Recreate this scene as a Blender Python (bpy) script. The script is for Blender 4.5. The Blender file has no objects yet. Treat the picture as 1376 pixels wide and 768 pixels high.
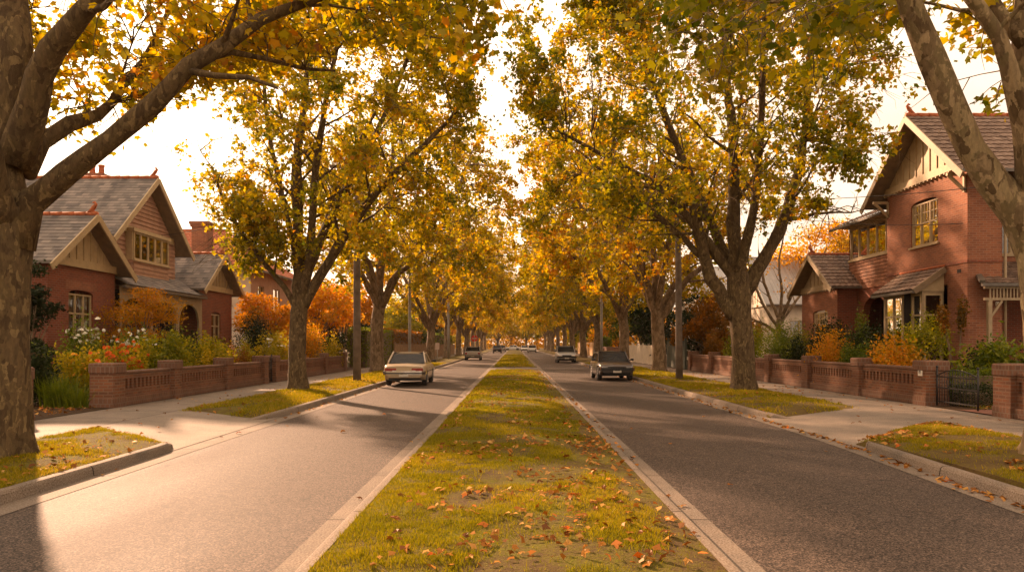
import bpy, math, random
import numpy as np
from mathutils import Vector, Matrix

SC = bpy.context.scene
COL = SC.collection
PI = math.pi
random.seed(7)

# ------------------------------------------------------------------ basics
ORG = {}

def W(px, py, Y):
    """point of the place seen at a photo position, at distance Y down the street"""
    return ((px - 691.0) * Y / 1000.0, Y, 1.7 - (py - 462.0) * Y / 1000.0)

def tag(o, label=None, cat=None, group=None, kind=None):
    if label: o['label'] = label
    if cat: o['category'] = cat
    if group: o['group'] = group
    if kind: o['kind'] = kind
    return o

def empty(name, loc=(0, 0, 0), rz=0.0):
    o = bpy.data.objects.new(name, None)
    COL.objects.link(o)
    o.location = loc
    o.rotation_euler = (0, 0, rz)
    o.empty_display_size = 0.2
    ORG[o.name] = tuple(loc)
    return o

def thing(name, label, cat, loc=(0, 0, 0), group=None, local=False):
    o = empty(name, loc)
    if local: ORG[o.name] = (0, 0, 0)
    return tag(o, label, cat, group)

KIDS = {}
def link(name, me, parent=None):
    o = bpy.data.objects.new(name, me)
    COL.objects.link(o)
    if parent is not None:
        o.parent = parent
        ORG[o.name] = ORG[parent.name]
        KIDS.setdefault(parent.name, []).append(o)
    else:
        ORG[o.name] = (0, 0, 0)
    return o

def copy_tree(o, parent=None):
    c = o.copy()
    COL.objects.link(c)
    if parent is not None: c.parent = parent
    ORG[c.name] = ORG[o.name]
    for ch in KIDS.get(o.name, []):
        k = copy_tree(ch, c)
        KIDS.setdefault(c.name, []).append(k)
    return c

class MB:
    """collects shapes into one mesh"""
    def __init__(s):
        s.v = []; s.f = []; s.uv = {}; s.sm = []
    def add(s, vs, fs, smooth=False, uvs=None):
        b = len(s.v)
        s.v.extend([tuple(p) for p in vs])
        for i, f in enumerate(fs):
            if uvs is not None: s.uv[len(s.f)] = uvs[i]
            s.f.append(tuple(b + k for k in f)); s.sm.append(smooth)
        return s
    def quad(s, a, b, c, d): return s.add([a, b, c, d], [(0, 1, 2, 3)])
    def poly(s, pts): return s.add(pts, [tuple(range(len(pts)))])
    def box(s, x0, x1, y0, y1, z0, z1, bev=0.0):
        if x0 > x1: x0, x1 = x1, x0
        if y0 > y1: y0, y1 = y1, y0
        if z0 > z1: z0, z1 = z1, z0
        if bev <= 0:
            vs = [(x0, y0, z0), (x1, y0, z0), (x1, y1, z0), (x0, y1, z0), (x0, y0, z1), (x1, y0, z1), (x1, y1, z1), (x0, y1, z1)]
            fs = [(3, 2, 1, 0), (4, 5, 6, 7), (0, 1, 5, 4), (1, 2, 6, 5), (2, 3, 7, 6), (3, 0, 4, 7)]
            return s.add(vs, fs)
        b = min(bev, (x1 - x0) / 2.1, (y1 - y0) / 2.1, (z1 - z0) / 2.1)
        def ring(x0, x1, y0, y1, z, c):
            return [(x0 + c, y0, z), (x1 - c, y0, z), (x1, y0 + c, z), (x1, y1 - c, z), (x1 - c, y1, z), (x0 + c, y1, z), (x0, y1 - c, z), (x0, y0 + c, z)]
        vs = ring(x0 + b, x1 - b, y0 + b, y1 - b, z0, b * .4) + ring(x0, x1, y0, y1, z0 + b, b) + ring(x0, x1, y0, y1, z1 - b, b) + ring(x0 + b, x1 - b, y0 + b, y1 - b, z1, b * .4)
        fs = [tuple(range(7, -1, -1)), tuple(range(24, 32))]
        for r in range(3):
            for i in range(8):
                j = (i + 1) % 8
                fs.append((r * 8 + i, r * 8 + j, r * 8 + 8 + j, r * 8 + 8 + i))
        return s.add(vs, fs)
    def bar(s, a, b, w, h=None, up=(0, 0, 1)):
        """square bar from a to b"""
        h = w if h is None else h
        a = Vector(a); b = Vector(b); d = (b - a).normalized()
        u = Vector(up)
        if abs(d.dot(u)) > .98: u = Vector((1, 0, 0))
        sx = d.cross(u).normalized(); sy = sx.cross(d).normalized()
        vs = []
        for p in (a, b):
            for i, j in ((-1, -1), (1, -1), (1, 1), (-1, 1)):
                vs.append(p + sx * (i * w / 2) + sy * (j * h / 2))
        return s.add(vs, [(3, 2, 1, 0), (4, 5, 6, 7), (0, 1, 5, 4), (1, 2, 6, 5), (2, 3, 7, 6), (3, 0, 4, 7)])
    def tube(s, pts, rad, n=8, cap=True, wob=None):
        P = [Vector(p) for p in pts]
        m = len(P)
        vs = []
        t = (P[1] - P[0]).normalized()
        ref = Vector((1, 0, 0)) if abs(t.x) < .8 else Vector((0, 1, 0))
        nx = (ref - t * ref.dot(t)).normalized()
        for i in range(m):
            if i == 0: t = P[1] - P[0]
            elif i == m - 1: t = P[-1] - P[-2]
            else: t = P[i + 1] - P[i - 1]
            t = t.normalized()
            nx = (nx - t * nx.dot(t))
            nx = nx.normalized() if nx.length > 1e-6 else t.orthogonal().normalized()
            ny = t.cross(nx)
            for k in range(n):
                a = 2 * PI * k / n
                r = rad[i] * (1 if wob is None else wob(i, k))
                vs.append(P[i] + nx * (math.cos(a) * r) + ny * (math.sin(a) * r))
        fs = []
        for i in range(m - 1):
            for k in range(n):
                j = (k + 1) % n
                fs.append((i * n + k, i * n + j, (i + 1) * n + j, (i + 1) * n + k))
        if cap:
            fs.append(tuple(range(n - 1, -1, -1))); fs.append(tuple(range((m - 1) * n, m * n)))
        return s.add(vs, fs, smooth=True)
    def lathe(s, prof, c, n=16, axis='z', smooth=True):
        vs = []
        for r, h in prof:
            for k in range(n):
                a = 2 * PI * k / n
                x, y = r * math.cos(a), r * math.sin(a)
                if axis == 'z': vs.append((c[0] + x, c[1] + y, c[2] + h))
                elif axis == 'x': vs.append((c[0] + h, c[1] + x, c[2] + y))
                else: vs.append((c[0] + x, c[1] + h, c[2] + y))
        fs = []
        for i in range(len(prof) - 1):
            for k in range(n):
                j = (k + 1) % n
                fs.append((i * n + k, i * n + j, (i + 1) * n + j, (i + 1) * n + k))
        fs.append(tuple(range(n - 1, -1, -1))); fs.append(tuple(range((len(prof) - 1) * n, len(prof) * n)))
        return s.add(vs, fs, smooth=smooth)
    def build(s, name, mat, parent=None):
        me = bpy.data.meshes.new(name)
        off = ORG[parent.name] if parent is not None else (0, 0, 0)
        V = np.array(s.v, dtype=np.float64).reshape(-1, 3)
        me.from_pydata((V - np.array(off)).tolist(), [], s.f)
        uvl = me.uv_layers.new(name='UVMap')
        nl = len(me.loops)
        li = np.empty(nl, dtype=np.int32); me.loops.foreach_get('vertex_index', li)
        nrm = np.empty(len(me.polygons) * 3); me.polygons.foreach_get('normal', nrm); nrm = np.abs(nrm.reshape(-1, 3))
        tot = np.array([len(f) for f in s.f]); pid = np.repeat(np.arange(len(s.f)), tot)
        n = nrm[pid]; c = V[li]
        uv = np.where((n[:, 0:1] >= n[:, 1:2]) & (n[:, 0:1] >= n[:, 2:3]), c[:, [1, 2]], np.where(n[:, 1:2] >= n[:, 2:3], c[:, [0, 2]], c[:, [0, 1]]))
        if s.uv:
            st = np.concatenate([[0], np.cumsum(tot)])
            for k, u in s.uv.items(): uv[st[k]:st[k + 1]] = u
        uvl.data.foreach_set('uv', uv.astype(np.float32).ravel())
        if any(s.sm): me.polygons.foreach_set('use_smooth', np.array(s.sm, dtype=bool))
        for m in (mat if isinstance(mat, (list, tuple)) else [mat]): me.materials.append(m)
        me.update()
        return link(name, me, parent)

def np_mesh(name, V, k, mat, tone=None, parent=None, smooth=False):
    """mesh of separate k-gons, V is (n*k,3); tone is one number a face"""
    me = bpy.data.meshes.new(name)
    off = np.array(ORG[parent.name] if parent is not None else (0, 0, 0), dtype=np.float64)
    V = (V - off).astype(np.float32)
    n = len(V) // k
    me.vertices.add(n * k); me.vertices.foreach_set('co', V.ravel())
    me.loops.add(n * k); me.loops.foreach_set('vertex_index', np.arange(n * k, dtype=np.int32))
    me.polygons.add(n); me.polygons.foreach_set('loop_start', np.arange(0, n * k, k, dtype=np.int32))
    me.update(calc_edges=True)
    if tone is not None:
        at = me.attributes.new('tone', 'FLOAT', 'FACE'); at.data.foreach_set('value', tone.astype(np.float32))
    if mat: me.materials.append(mat)
    me.validate()
    return link(name, me, parent)

# 2D value noise for placing things
_lat = np.random.default_rng(3).random((64, 64))
def vnoise(x, y, s):
    x = np.asarray(x) / s; y = np.asarray(y) / s
    i = np.floor(x).astype(int); j = np.floor(y).astype(int)
    fx = x - i; fy = y - j
    fx = fx * fx * (3 - 2 * fx); fy = fy * fy * (3 - 2 * fy)
    g = lambda a, b: _lat[a % 64, b % 64]
    return (g(i, j) * (1 - fx) + g(i + 1, j) * fx) * (1 - fy) + (g(i, j + 1) * (1 - fx) + g(i + 1, j + 1) * fx) * fy

# ------------------------------------------------------------------ materials
def SATU(c, k=1.28):
    l = .3 * c[0] + .59 * c[1] + .11 * c[2]
    return tuple(max(.0025, l + (v - l) * k) for v in c[:3])
class NT:
    def __init__(s, name):
        s.m = bpy.data.materials.new(name); s.m.use_nodes = True
        s.t = s.m.node_tree; s.t.nodes.clear()
        s.out = s.t.nodes.new('ShaderNodeOutputMaterial')
    def n(s, typ, **kw):
        nd = s.t.nodes.new('ShaderNode' + typ)
        for k, v in kw.items():
            if k.startswith('_'): setattr(nd, k[1:], v)
            else:
                key = k.replace('__', ' ')
                i = nd.inputs[int(key[1:])] if (key[0] == 'i' and key[1:].isdigit()) else nd.inputs[key]
                if isinstance(v, bpy.types.NodeSocket): s.t.links.new(v, i)
                else: i.default_value = v
        return nd
    def ramp(s, fac, stops, interp='LINEAR'):
        r = s.t.nodes.new('ShaderNodeValToRGB'); cr = r.color_ramp; cr.interpolation = interp
        while len(cr.elements) < len(stops): cr.elements.new(0.5)
        for e, (p, c) in zip(cr.elements, stops):
            e.position = p; e.color = (*SATU(c), 1) if len(c) == 3 else c
        s.t.links.new(fac, r.inputs[0]); return r.outputs[0]
    def mix(s, fac, a, b, mode='MIX'):
        m = s.t.nodes.new('ShaderNodeMix'); m.data_type = 'RGBA'; m.blend_type = mode
        for k, v in ((0, fac), (6, a), (7, b)):
            if isinstance(v, bpy.types.NodeSocket): s.t.links.new(v, m.inputs[k])
            else: m.inputs[k].default_value = ((*v, 1) if (k > 0 and len(v) == 3) else v)
        return m.outputs[2]
    def math(s, op, a, b=None, c=None):
        m = s.t.nodes.new('ShaderNodeMath'); m.operation = op
        for k, v in enumerate((a, b, c)):
            if v is None: continue
            if isinstance(v, bpy.types.NodeSocket): s.t.links.new(v, m.inputs[k])
            else: m.inputs[k].default_value = v
        return m.outputs[0]
    def noise(s, vec, scale, detail=4, rough=.55, dist=0):
        nd = s.n('TexNoise', Scale=scale, Detail=detail, Roughness=rough, Distortion=dist)
        if vec is not None: s.t.links.new(vec, nd.inputs['Vector'])
        return nd.outputs['Fac']
    def uv(s): return s.n('TexCoord').outputs['UV']
    def obj(s): return s.n('TexCoord').outputs['Object']
    def mapping(s, vec, scale=(1, 1, 1), loc=(0, 0, 0), rot=(0, 0, 0)):
        m = s.n('Mapping', Scale=scale, Location=loc, Rotation=rot); s.t.links.new(vec, m.inputs['Vector']); return m.outputs[0]
    def bump(s, h, strength=.5, dist=.01, normal=None):
        b = s.n('Bump', Height=h, Strength=strength, Distance=dist)
        if normal is not None: s.t.links.new(normal, b.inputs['Normal'])
        return b.outputs[0]
    def pbr(s, color, rough=.8, normal=None, metal=0.0, spec=.5, coat=0.0):
        p = s.t.nodes.new('ShaderNodeBsdfPrincipled')
        for k, v in (('Base Color', color), ('Roughness', rough), ('Metallic', metal), ('Specular IOR Level', spec), ('Coat Weight', coat)):
            if isinstance(v, bpy.types.NodeSocket): s.t.links.new(v, p.inputs[k])
            else: p.inputs[k].default_value = (*v, 1) if (k == 'Base Color' and len(v) == 3) else v
        if normal is not None: s.t.links.new(normal, p.inputs['Normal'])
        s.t.links.new(p.outputs[0], s.out.inputs[0])
        return s.m

M = {}

def plain(name, col, rough=.6, var=.15, scale=6, metal=0, spec=.5, coat=0, bump=.0):
    t = NT(name)
    n = t.noise(t.obj(), scale, 5)
    a = tuple(c * (1 - var) for c in col); b = tuple(min(1, c * (1 + var)) for c in col)
    c = t.ramp(n, [(.3, a), (.7, b)])
    nr = t.bump(t.noise(t.obj(), scale * 6, 4), bump, .01) if bump else None
    M[name] = t.pbr(c, rough, nr, metal, spec, coat); return M[name]

def mk_asphalt(name, dark, light, rough, wob):
    t = NT(name); uv = t.uv()
    sp = t.math('ADD', t.math('MULTIPLY', t.noise(uv, 55, 2, .6), .5), t.math('MULTIPLY', t.noise(uv, 150, 2, .7), .5))
    vo = t.n('TexVoronoi', Scale=80.0); t.t.links.new(uv, vo.inputs['Vector']); sc_ = t.n('SeparateColor'); t.t.links.new(vo.outputs['Color'], sc_.inputs[0])
    sp = t.math('ADD', t.math('MULTIPLY', sp, .62), t.math('MULTIPLY', sc_.outputs[0], .38))
    big = t.noise(t.mapping(uv, (1, .22, 1)), .9, 6, .62)
    mid = t.noise(uv, 7, 5, .7)
    c1 = t.ramp(sp, [(.3, tuple(c * .3 for c in dark)), (.45, dark), (.57, light), (.66, tuple(min(1, c * 1.9) for c in light))])
    c2 = t.mix(t.ramp(big, [(.42, (0, 0, 0)), (.62, (1, 1, 1))]), c1, t.mix(.22, c1, light))
    c3 = t.mix(t.math('MULTIPLY', t.ramp(mid, [(.5, (0, 0, 0)), (.72, (1, 1, 1))]), .5), c2, tuple(c * .6 for c in dark))
    # crack sealing: thin dark wandering lines
    w = t.noise(uv, .8, 4, .6)
    vv = t.n('TexVoronoi', _feature='DISTANCE_TO_EDGE', Scale=.16)
    add = t.n('VectorMath', _operation='ADD'); t.t.links.new(uv, add.inputs[0])
    sc = t.n('VectorMath', _operation='SCALE', Scale=1.6); t.t.links.new(t.n('TexNoise', Vector=uv, Scale=.9, Detail=5.0).outputs['Color'], sc.inputs[0])
    t.t.links.new(sc.outputs[0], add.inputs[1]); t.t.links.new(add.outputs[0], vv.inputs['Vector'])
    crack = t.ramp(vv.outputs['Distance'], [(.0, (1, 1, 1)), (.0035, (0, 0, 0))])
    gate = t.ramp(w, [(.5, (0, 0, 0)), (.6, (1, 1, 1))])
    c4 = t.mix(t.math('MULTIPLY', t.math('MULTIPLY', crack, gate), .7), c3, (.02, .018, .016))
    rr = t.math('ADD', t.math('MULTIPLY', big, wob), rough)
    M[name] = t.pbr(c4, rr, t.bump(t.math('ADD', sp, t.math('MULTIPLY', mid, .3)), 1.0, .012), spec=.14)

def mk_concrete(name, col, sx, sy, off=0.0, rough=.8, gap=.012):
    t = NT(name); uv = t.uv()
    n1 = t.noise(uv, 1.5, 8, .7); n2 = t.noise(uv, 55, 3)
    c = t.ramp(n1, [(.33, tuple(v * .5 for v in col)), (.5, col), (.66, tuple(v * 1.3 for v in col))])
    c = t.mix(.3, c, t.ramp(n2, [(.35, (.08, .07, .06)), (.65, (.6, .55, .48))]))
    br = t.n('TexBrick', _offset=off, Color1=(1, 1, 1, 1), Color2=(.86, .86, .86, 1), Mortar=(.12, .1, .09, 1), Scale=1.0)
    br.inputs['Mortar Size'].default_value = gap; br.inputs['Brick Width'].default_value = sx; br.inputs['Row Height'].default_value = sy
    t.t.links.new(uv, br.inputs['Vector'])
    c = t.mix(1.0, c, br.outputs['Color'], 'MULTIPLY')
    M[name] = t.pbr(c, rough, t.bump(t.math('ADD', n2, t.math('MULTIPLY', br.outputs['Fac'], -2.0)), .6, .008), spec=.12)

def mk_brick(name, c1, c2, mortar, bw=.23, bh=.076, dirt=.4, mort=.011):
    t = NT(name); uv = t.uv()
    br = t.n('TexBrick', Color1=(*SATU(c1), 1), Color2=(*SATU(c2), 1), Mortar=(*SATU(mortar), 1), Scale=1.0)
    br.inputs['Mortar Size'].default_value = mort; br.inputs['Brick Width'].default_value = bw; br.inputs['Row Height'].default_value = bh
    br.inputs['Bias'].default_value = .05
    t.t.links.new(uv, br.inputs['Vector'])
    n1 = t.noise(t.obj(), 1.3, 6, .65); n2 = t.noise(uv, 45, 3)
    c = t.mix(t.math('MULTIPLY', t.ramp(n1, [(.42, (0, 0, 0)), (.72, (1, 1, 1))]), dirt), br.outputs['Color'], tuple(v * .4 for v in c1))
    c = t.mix(.25, c, t.ramp(n2, [(.3, tuple(v * .45 for v in c1)), (.7, tuple(min(1, v * 1.6) for v in c2))]))
    nr = t.bump(t.math('ADD', t.math('MULTIPLY', br.outputs['Fac'], -1.4), t.math('MULTIPLY', n2, .6)), .55, .008)
    M[name] = t.pbr(c, .85, nr, spec=.3)

def mk_roof(name, stops, tw, rh, stain, rough=.75):
    t = NT(name); uv = t.uv()
    br = t.n('TexBrick', Color1=(0, 0, 0, 1), Color2=(1, 1, 1, 1), Mortar=(.3, .3, .3, 1), Scale=1.0)
    br.inputs['Mortar Size'].default_value = .006; br.inputs['Brick Width'].default_value = tw; br.inputs['Row Height'].default_value = rh
    t.t.links.new(uv, br.inputs['Vector'])
    n0 = t.noise(t.mapping(uv, (.35, .06, 1)), 3, 6, .6)
    v = t.math('ADD', t.math('MULTIPLY', br.outputs['Color'], .55), t.math('MULTIPLY', t.noise(uv, 1.7, 5), .5))
    c = t.ramp(v, stops)
    c = t.mix(t.ramp(n0, [(.5, (0, 0, 0)), (.7, (stain,) * 3)]), c, (.035, .03, .028))
    nr = t.bump(t.math('ADD', t.math('MULTIPLY', br.outputs['Fac'], -1.0), t.math('MULTIPLY', t.noise(uv, 30, 3), .4)), .5, .008)
    M[name] = t.pbr(c, rough, nr, spec=.35)

def mk_leaf(name, stops, trans=.5, gloss=.025, rough=.45):
    t = NT(name)
    at = t.n('Attribute', _attribute_name='tone')
    oi = t.n('ObjectInfo')
    f = t.math('ADD', at.outputs['Fac'], t.math('MULTIPLY', t.math('SUBTRACT', oi.outputs['Random'], .5), .16))
    c = t.ramp(f, stops)
    d = t.n('BsdfDiffuse', Color=c)
    tr = t.n('BsdfTranslucent', Color=t.mix(.35, c, t.mix(1, c, (1.45, 1.32, .42), 'MULTIPLY')))
    g = t.n('BsdfGlossy', Roughness=rough, Color=(.9, .85, .75, 1))
    m1 = t.n('MixShader', Fac=trans); t.t.links.new(d.outputs[0], m1.inputs[1]); t.t.links.new(tr.outputs[0], m1.inputs[2])
    m2 = t.n('MixShader', Fac=gloss); t.t.links.new(m1.outputs[0], m2.inputs[1]); t.t.links.new(g.outputs[0], m2.inputs[2])
    t.t.links.new(m2.outputs[0], t.out.inputs[0])
    M[name] = t.m

def mk_bark(name, cols, scale=1.0, patch=True):
    t = NT(name); ob = t.obj()
    st = t.mapping(ob, (1, 1, .45))
    wv = t.n('VectorMath', _operation='ADD'); t.t.links.new(st, wv.inputs[0])
    sc = t.n('VectorMath', _operation='SCALE', Scale=.35); t.t.links.new(t.n('TexNoise', Vector=st, Scale=5.0, Detail=4.0).outputs['Color'], sc.inputs[0])
    t.t.links.new(sc.outputs[0], wv.inputs[1])
    v = t.n('TexVoronoi', Scale=7.0 * scale); t.t.links.new(wv.outputs[0], v.inputs['Vector'])
    sep = t.n('SeparateColor'); t.t.links.new(v.outputs['Color'], sep.inputs[0])
    n = t.noise(ob, 2.2, 5, .6)
    f = t.math('ADD', t.math('MULTIPLY', sep.outputs[0], .55), t.math('MULTIPLY', n, .5))
    c = t.ramp(f, [(p, c) for p, c in cols], 'CONSTANT' if patch else 'LINEAR')
    fine = t.noise(t.mapping(ob, (1, 1, .3)), 26, 6, .7)
    c = t.mix(.5, c, t.mix(1, c, t.ramp(fine, [(.3, (.35, .33, .3)), (.65, (1.35, 1.3, 1.2))]), 'MULTIPLY'))
    h = t.math('ADD', t.math('MULTIPLY', f, 1.2), t.math('MULTIPLY', fine, .7))
    M[name] = t.pbr(c, .88, t.bump(h, .8, .03), spec=.2)

mk_asphalt('asphalt', (.038, .030, .025), (.096, .073, .059), .6, .2)
mk_asphalt('asphalt_dark', (.037, .029, .024), (.096, .074, .060), .6, .2)
mk_concrete('concrete_path', (.155, .12, .094), 2.0, 1.75)
mk_concrete('concrete_kerb', (.13, .094, .068), 50.0, 2.4)
mk_concrete('concrete_gutter', (.125, .093, .07), 50.0, 2.4)
mk_concrete('concrete_crossing', (.15, .117, .092), 9.0, 9.0)
mk_brick('brick_house', (.26, .085, .052), (.16, .058, .04), (.22, .15, .11))
mk_brick('brick_house_red', (.33, .14, .084), (.19, .082, .054), (.30, .2, .145), dirt=.65)
mk_brick('brick_fence', (.23, .10, .058), (.105, .054, .036), (.20, .145, .105), dirt=.7)
mk_brick('brick_paver', (.22, .09, .06), (.16, .07, .05), (.12, .09, .07))
mk_roof('slate', [(.2, (.085, .075, .07)), (.5, (.16, .14, .125)), (.8, (.24, .205, .18))], .28, .22, .75)
mk_roof('tile_brown', [(.2, (.11, .075, .058)), (.5, (.18, .125, .095)), (.8, (.26, .19, .15))], .26, .3, .7)
mk_roof('tile_red', [(.2, (.26, .09, .05)), (.5, (.36, .13, .075)), (.8, (.45, .19, .11))], .26, .3, .4)
mk_roof('iron_grey', [(.2, (.3, .29, .28)), (.8, (.42, .4, .38))], .09, 3.0, .3, .5)
mk_roof('shingle', [(.2, (.16, .075, .045)), (.5, (.22, .10, .06)), (.8, (.29, .14, .085))], .17, .16, .3)
plain('terracotta', (.34, .12, .065), .8, .3, 8, bump=.3)
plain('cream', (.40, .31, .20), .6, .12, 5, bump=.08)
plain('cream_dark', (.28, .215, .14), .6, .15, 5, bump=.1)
plain('board_pink', (.34, .21, .15), .7, .18, 3, bump=.15)
plain('soffit', (.20, .15, .10), .8, .2, 4)
plain('gutter_metal', (.10, .085, .07), .5, .2, 4)
plain('interior_shade', (.014, .010, .008), .9, .2, 2)  # near black standing in for the shade of unlit rooms and recesses
plain('curtain', (.62, .54, .42), .9, .1, 3)
plain('timber_pole', (.15, .12, .095), .9, .35, 3, bump=.5)
plain('timber_fence', (.24, .16, .10), .85, .3, 3, bump=.3)
plain('timber_light', (.45, .30, .17), .85, .25, 3, bump=.3)
plain('picket_cream', (.60, .52, .42), .7, .15, 3, bump=.15)
plain('fence_green', (.045, .05, .035), .7, .25, 3)
plain('steel_pole', (.30, .29, .27), .5, .2, 4, metal=.3)
plain('iron', (.014, .012, .011), .55, .2, 8)
plain('wire', (.03, .027, .025), .6, .1, 4)
plain('sign_white', (.42, .33, .28), .5, .08, 5)
plain('sign_red', (.5, .05, .03), .5, .1, 5)
plain('plastic_white', (.75, .7, .62), .5, .08, 20)
plain('paint_beige', (.48, .385, .275), .32, .06, 1.5, coat=.5)
plain('paint_brown', (.055, .043, .037), .28, .1, 1.5, coat=.6, metal=.2)
plain('paint_silver', (.36, .35, .34), .34, .06, 1.5, metal=.45, coat=.5)
plain('paint_grey', (.36, .33, .30), .3, .08, 1.5, metal=.2, coat=.5)
plain('paint_black', (.025, .022, .022), .28, .1, 1.5, coat=.6)
plain('paint_white', (.72, .70, .66), .32, .04, 1.5, coat=.5)
plain('car_black', (.018, .017, .016), .55, .2, 6)
plain('rubber', (.022, .02, .019), .85, .2, 8)
plain('chrome', (.6, .57, .53), .22, .1, 4, metal=1.0)
plain('alloy', (.42, .4, .37), .35, .15, 9, metal=.8)
plain('tail_red', (.22, .03, .018), .25, .2, 12, coat=.6)
plain('lamp_glass', (.62, .58, .52), .12, .15, 25, coat=1.0)
plain('lamp_amber', (.5, .2, .03), .2, .15, 25, coat=.6)
plain('plate', (.62, .58, .5), .5, .12, 18)
plain('petal_white', (.80, .77, .68), .7, .06, 9)
plain('petal_orange', (.62, .17, .025), .7, .2, 9)
plain('petal_yellow', (.68, .38, .05), .7, .2, 9)
plain('stem_brown', (.12, .085, .055), .9, .3, 6, bump=.4)

def mk_glass():
    t = NT('window_glass')
    fr = t.n('Fresnel', IOR=1.6)
    g = t.n('BsdfGlossy', Roughness=.03, Color=(.95, .93, .9, 1), Normal=t.bump(t.noise(t.obj(), 1.6, 2), .06, .05))
    tr = t.n('BsdfTransparent', Color=(.55, .53, .48, 1))
    m = t.n('MixShader', Fac=t.math('ADD', t.math('MULTIPLY', fr.outputs[0], .9), .06))
    t.t.links.new(tr.outputs[0], m.inputs[1]); t.t.links.new(g.outputs[0], m.inputs[2]); t.t.links.new(m.outputs[0], t.out.inputs[0])
    M['window_glass'] = t.m
    t = NT('car_glass')
    M['car_glass'] = t.pbr((.012, .012, .012), .08, t.bump(t.noise(t.obj(), 5, 3), .25, .05), spec=.22)
mk_glass()

def mk_soil(name, stops, scale=1.0):
    t = NT(name); uv = t.uv()
    n = t.noise(uv, 1.1 * scale, 8, .68); n2 = t.noise(uv, 38, 5, .7)
    n3 = t.noise(uv, 9 * scale, 5, .7)
    f = t.math('ADD', t.math('ADD', t.math('MULTIPLY', n, .45), t.math('MULTIPLY', n3, .3)), t.math('MULTIPLY', n2, .28))
    M[name] = t.pbr(t.ramp(f, stops), .95, t.bump(t.math('ADD', n2, n3), 1.0, .03), spec=.1)
mk_soil('turf', [(.36, (.05, .034, .02)), (.46, (.095, .066, .036)), (.54, (.125, .105, .036)), (.62, (.14, .14, .028))])
mk_soil('turf_dry', [(.36, (.055, .038, .023)), (.46, (.10, .07, .038)), (.55, (.125, .095, .04)), (.65, (.13, .12, .03))])
mk_soil('soil', [(.3, (.035, .024, .016)), (.6, (.075, .05, .032)), (.75, (.11, .07, .04))])
mk_soil('earth', [(.3, (.05, .055, .02)), (.6, (.085, .075, .035)), (.75, (.1, .085, .04))], .12)

mk_leaf('leaf_plane', [(.0, (.085, .105, .018)), (.25, (.185, .185, .025)), (.5, (.37, .305, .034)), (.74, (.56, .385, .04)), (.88, (.52, .25, .03)), (1, (.28, .125, .03))], .6, .022)
mk_leaf('leaf_orange', [(.0, (.17, .12, .02)), (.35, (.44, .25, .03)), (.7, (.54, .22, .022)), (1, (.48, .31, .035))], .36, .02)
mk_leaf('leaf_gold', [(.0, (.22, .18, .022)), (.4, (.52, .32, .03)), (.75, (.66, .34, .025)), (1, (.52, .2, .02))], .52)
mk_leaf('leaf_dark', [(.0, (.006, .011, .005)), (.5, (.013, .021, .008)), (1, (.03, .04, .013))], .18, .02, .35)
mk_leaf('leaf_green', [(.0, (.05, .075, .016)), (.5, (.11, .14, .025)), (1, (.22, .22, .034))], .4, .025)
mk_leaf('leaf_olive', [(.0, (.12, .14, .022)), (.5, (.28, .26, .03)), (1, (.5, .36, .04))], .45, .02)
mk_leaf('leaf_rust', [(.0, (.06, .05, .018)), (.5, (.14, .075, .022)), (1, (.26, .11, .03))], .35, .02)
mk_leaf('grass_blade', [(.0, (.085, .095, .016)), (.4, (.19, .175, .02)), (.7, (.28, .23, .03)), (1, (.40, .28, .10))], .5, .012)
mk_leaf('leaf_fallen', [(.0, (.11, .048, .022)), (.3, (.24, .105, .04)), (.6, (.36, .19, .075)), (.85, (.44, .28, .13)), (1, (.40, .11, .018))], .12, .02)

mk_bark('bark_plane', [(0, (.066, .047, .029)), (.36, (.088, .065, .04)), (.50, (.112, .082, .05)), (.60, (.17, .13, .078)), (.66, (.10, .075, .044)), (.76, (.135, .102, .06)), (.88, (.25, .195, .115))], 2.3)
mk_bark('bark_dull', [(0, (.08, .06, .04)), (.4, (.135, .10, .067)), (.6, (.19, .145, .098)), (.8, (.26, .2, .14))], 1.4, False)

mk_bark('bark_sunlit', [(0, (.11, .08, .05)), (.34, (.17, .13, .085)), (.46, (.25, .195, .13)), (.56, (.34, .27, .18)), (.66, (.18, .145, .09)), (.74, (.28, .225, .145)), (.84, (.42, .34, .235))], 1.2)  # blotched plane bark, lightened to paint in the sun on one trunk
# ------------------------------------------------------------------ ground, roads
def sheet(name, x0, x1, y0, y1, z, mat, kind='structure'):
    m = MB(); m.quad((x0, y0, z), (x1, y0, z), (x1, y1, z), (x0, y1, z))
    return tag(m.build(name, mat), kind=kind)

sheet('ground', -1500, 1500, -300, 2600, -.06, M['earth'])
LK, RK = -5.42, 5.68              # kerb faces
sheet('road', LK - .05, -1.5, -12, 420, 0, M['asphalt'])
sheet('road', 1.55, RK + .05, -12, 420, 0, M['asphalt_dark'])
sheet('road', -60, 60, 196, 206, .006, M['asphalt'])
sheet('gutter', LK, LK + .34, -12, 300, .005, M['concrete_gutter'])
sheet('gutter', -1.80, -1.60, -12, 46.4, .005, M['concrete_gutter'])
sheet('gutter', 1.66, 1.88, -12, 46.4, .005, M['concrete_gutter'])
sheet('gutter', -1.80, -1.60, 54.4, 190, .005, M['concrete_gutter'])
sheet('gutter', 1.66, 1.88, 54.4, 190, .005, M['concrete_gutter'])
sheet('road', -1.8, 1.88, 46.4, 54.4, .008, M['concrete_crossing'])

def rkx(y):
    """right kerb line: bends a little towards the road near the camera"""
    t = min(1, max(0, (y - 6) / 8.0))
    return 5.33 + (RK - 5.33) * t * t * (3 - 2 * t)

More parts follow.
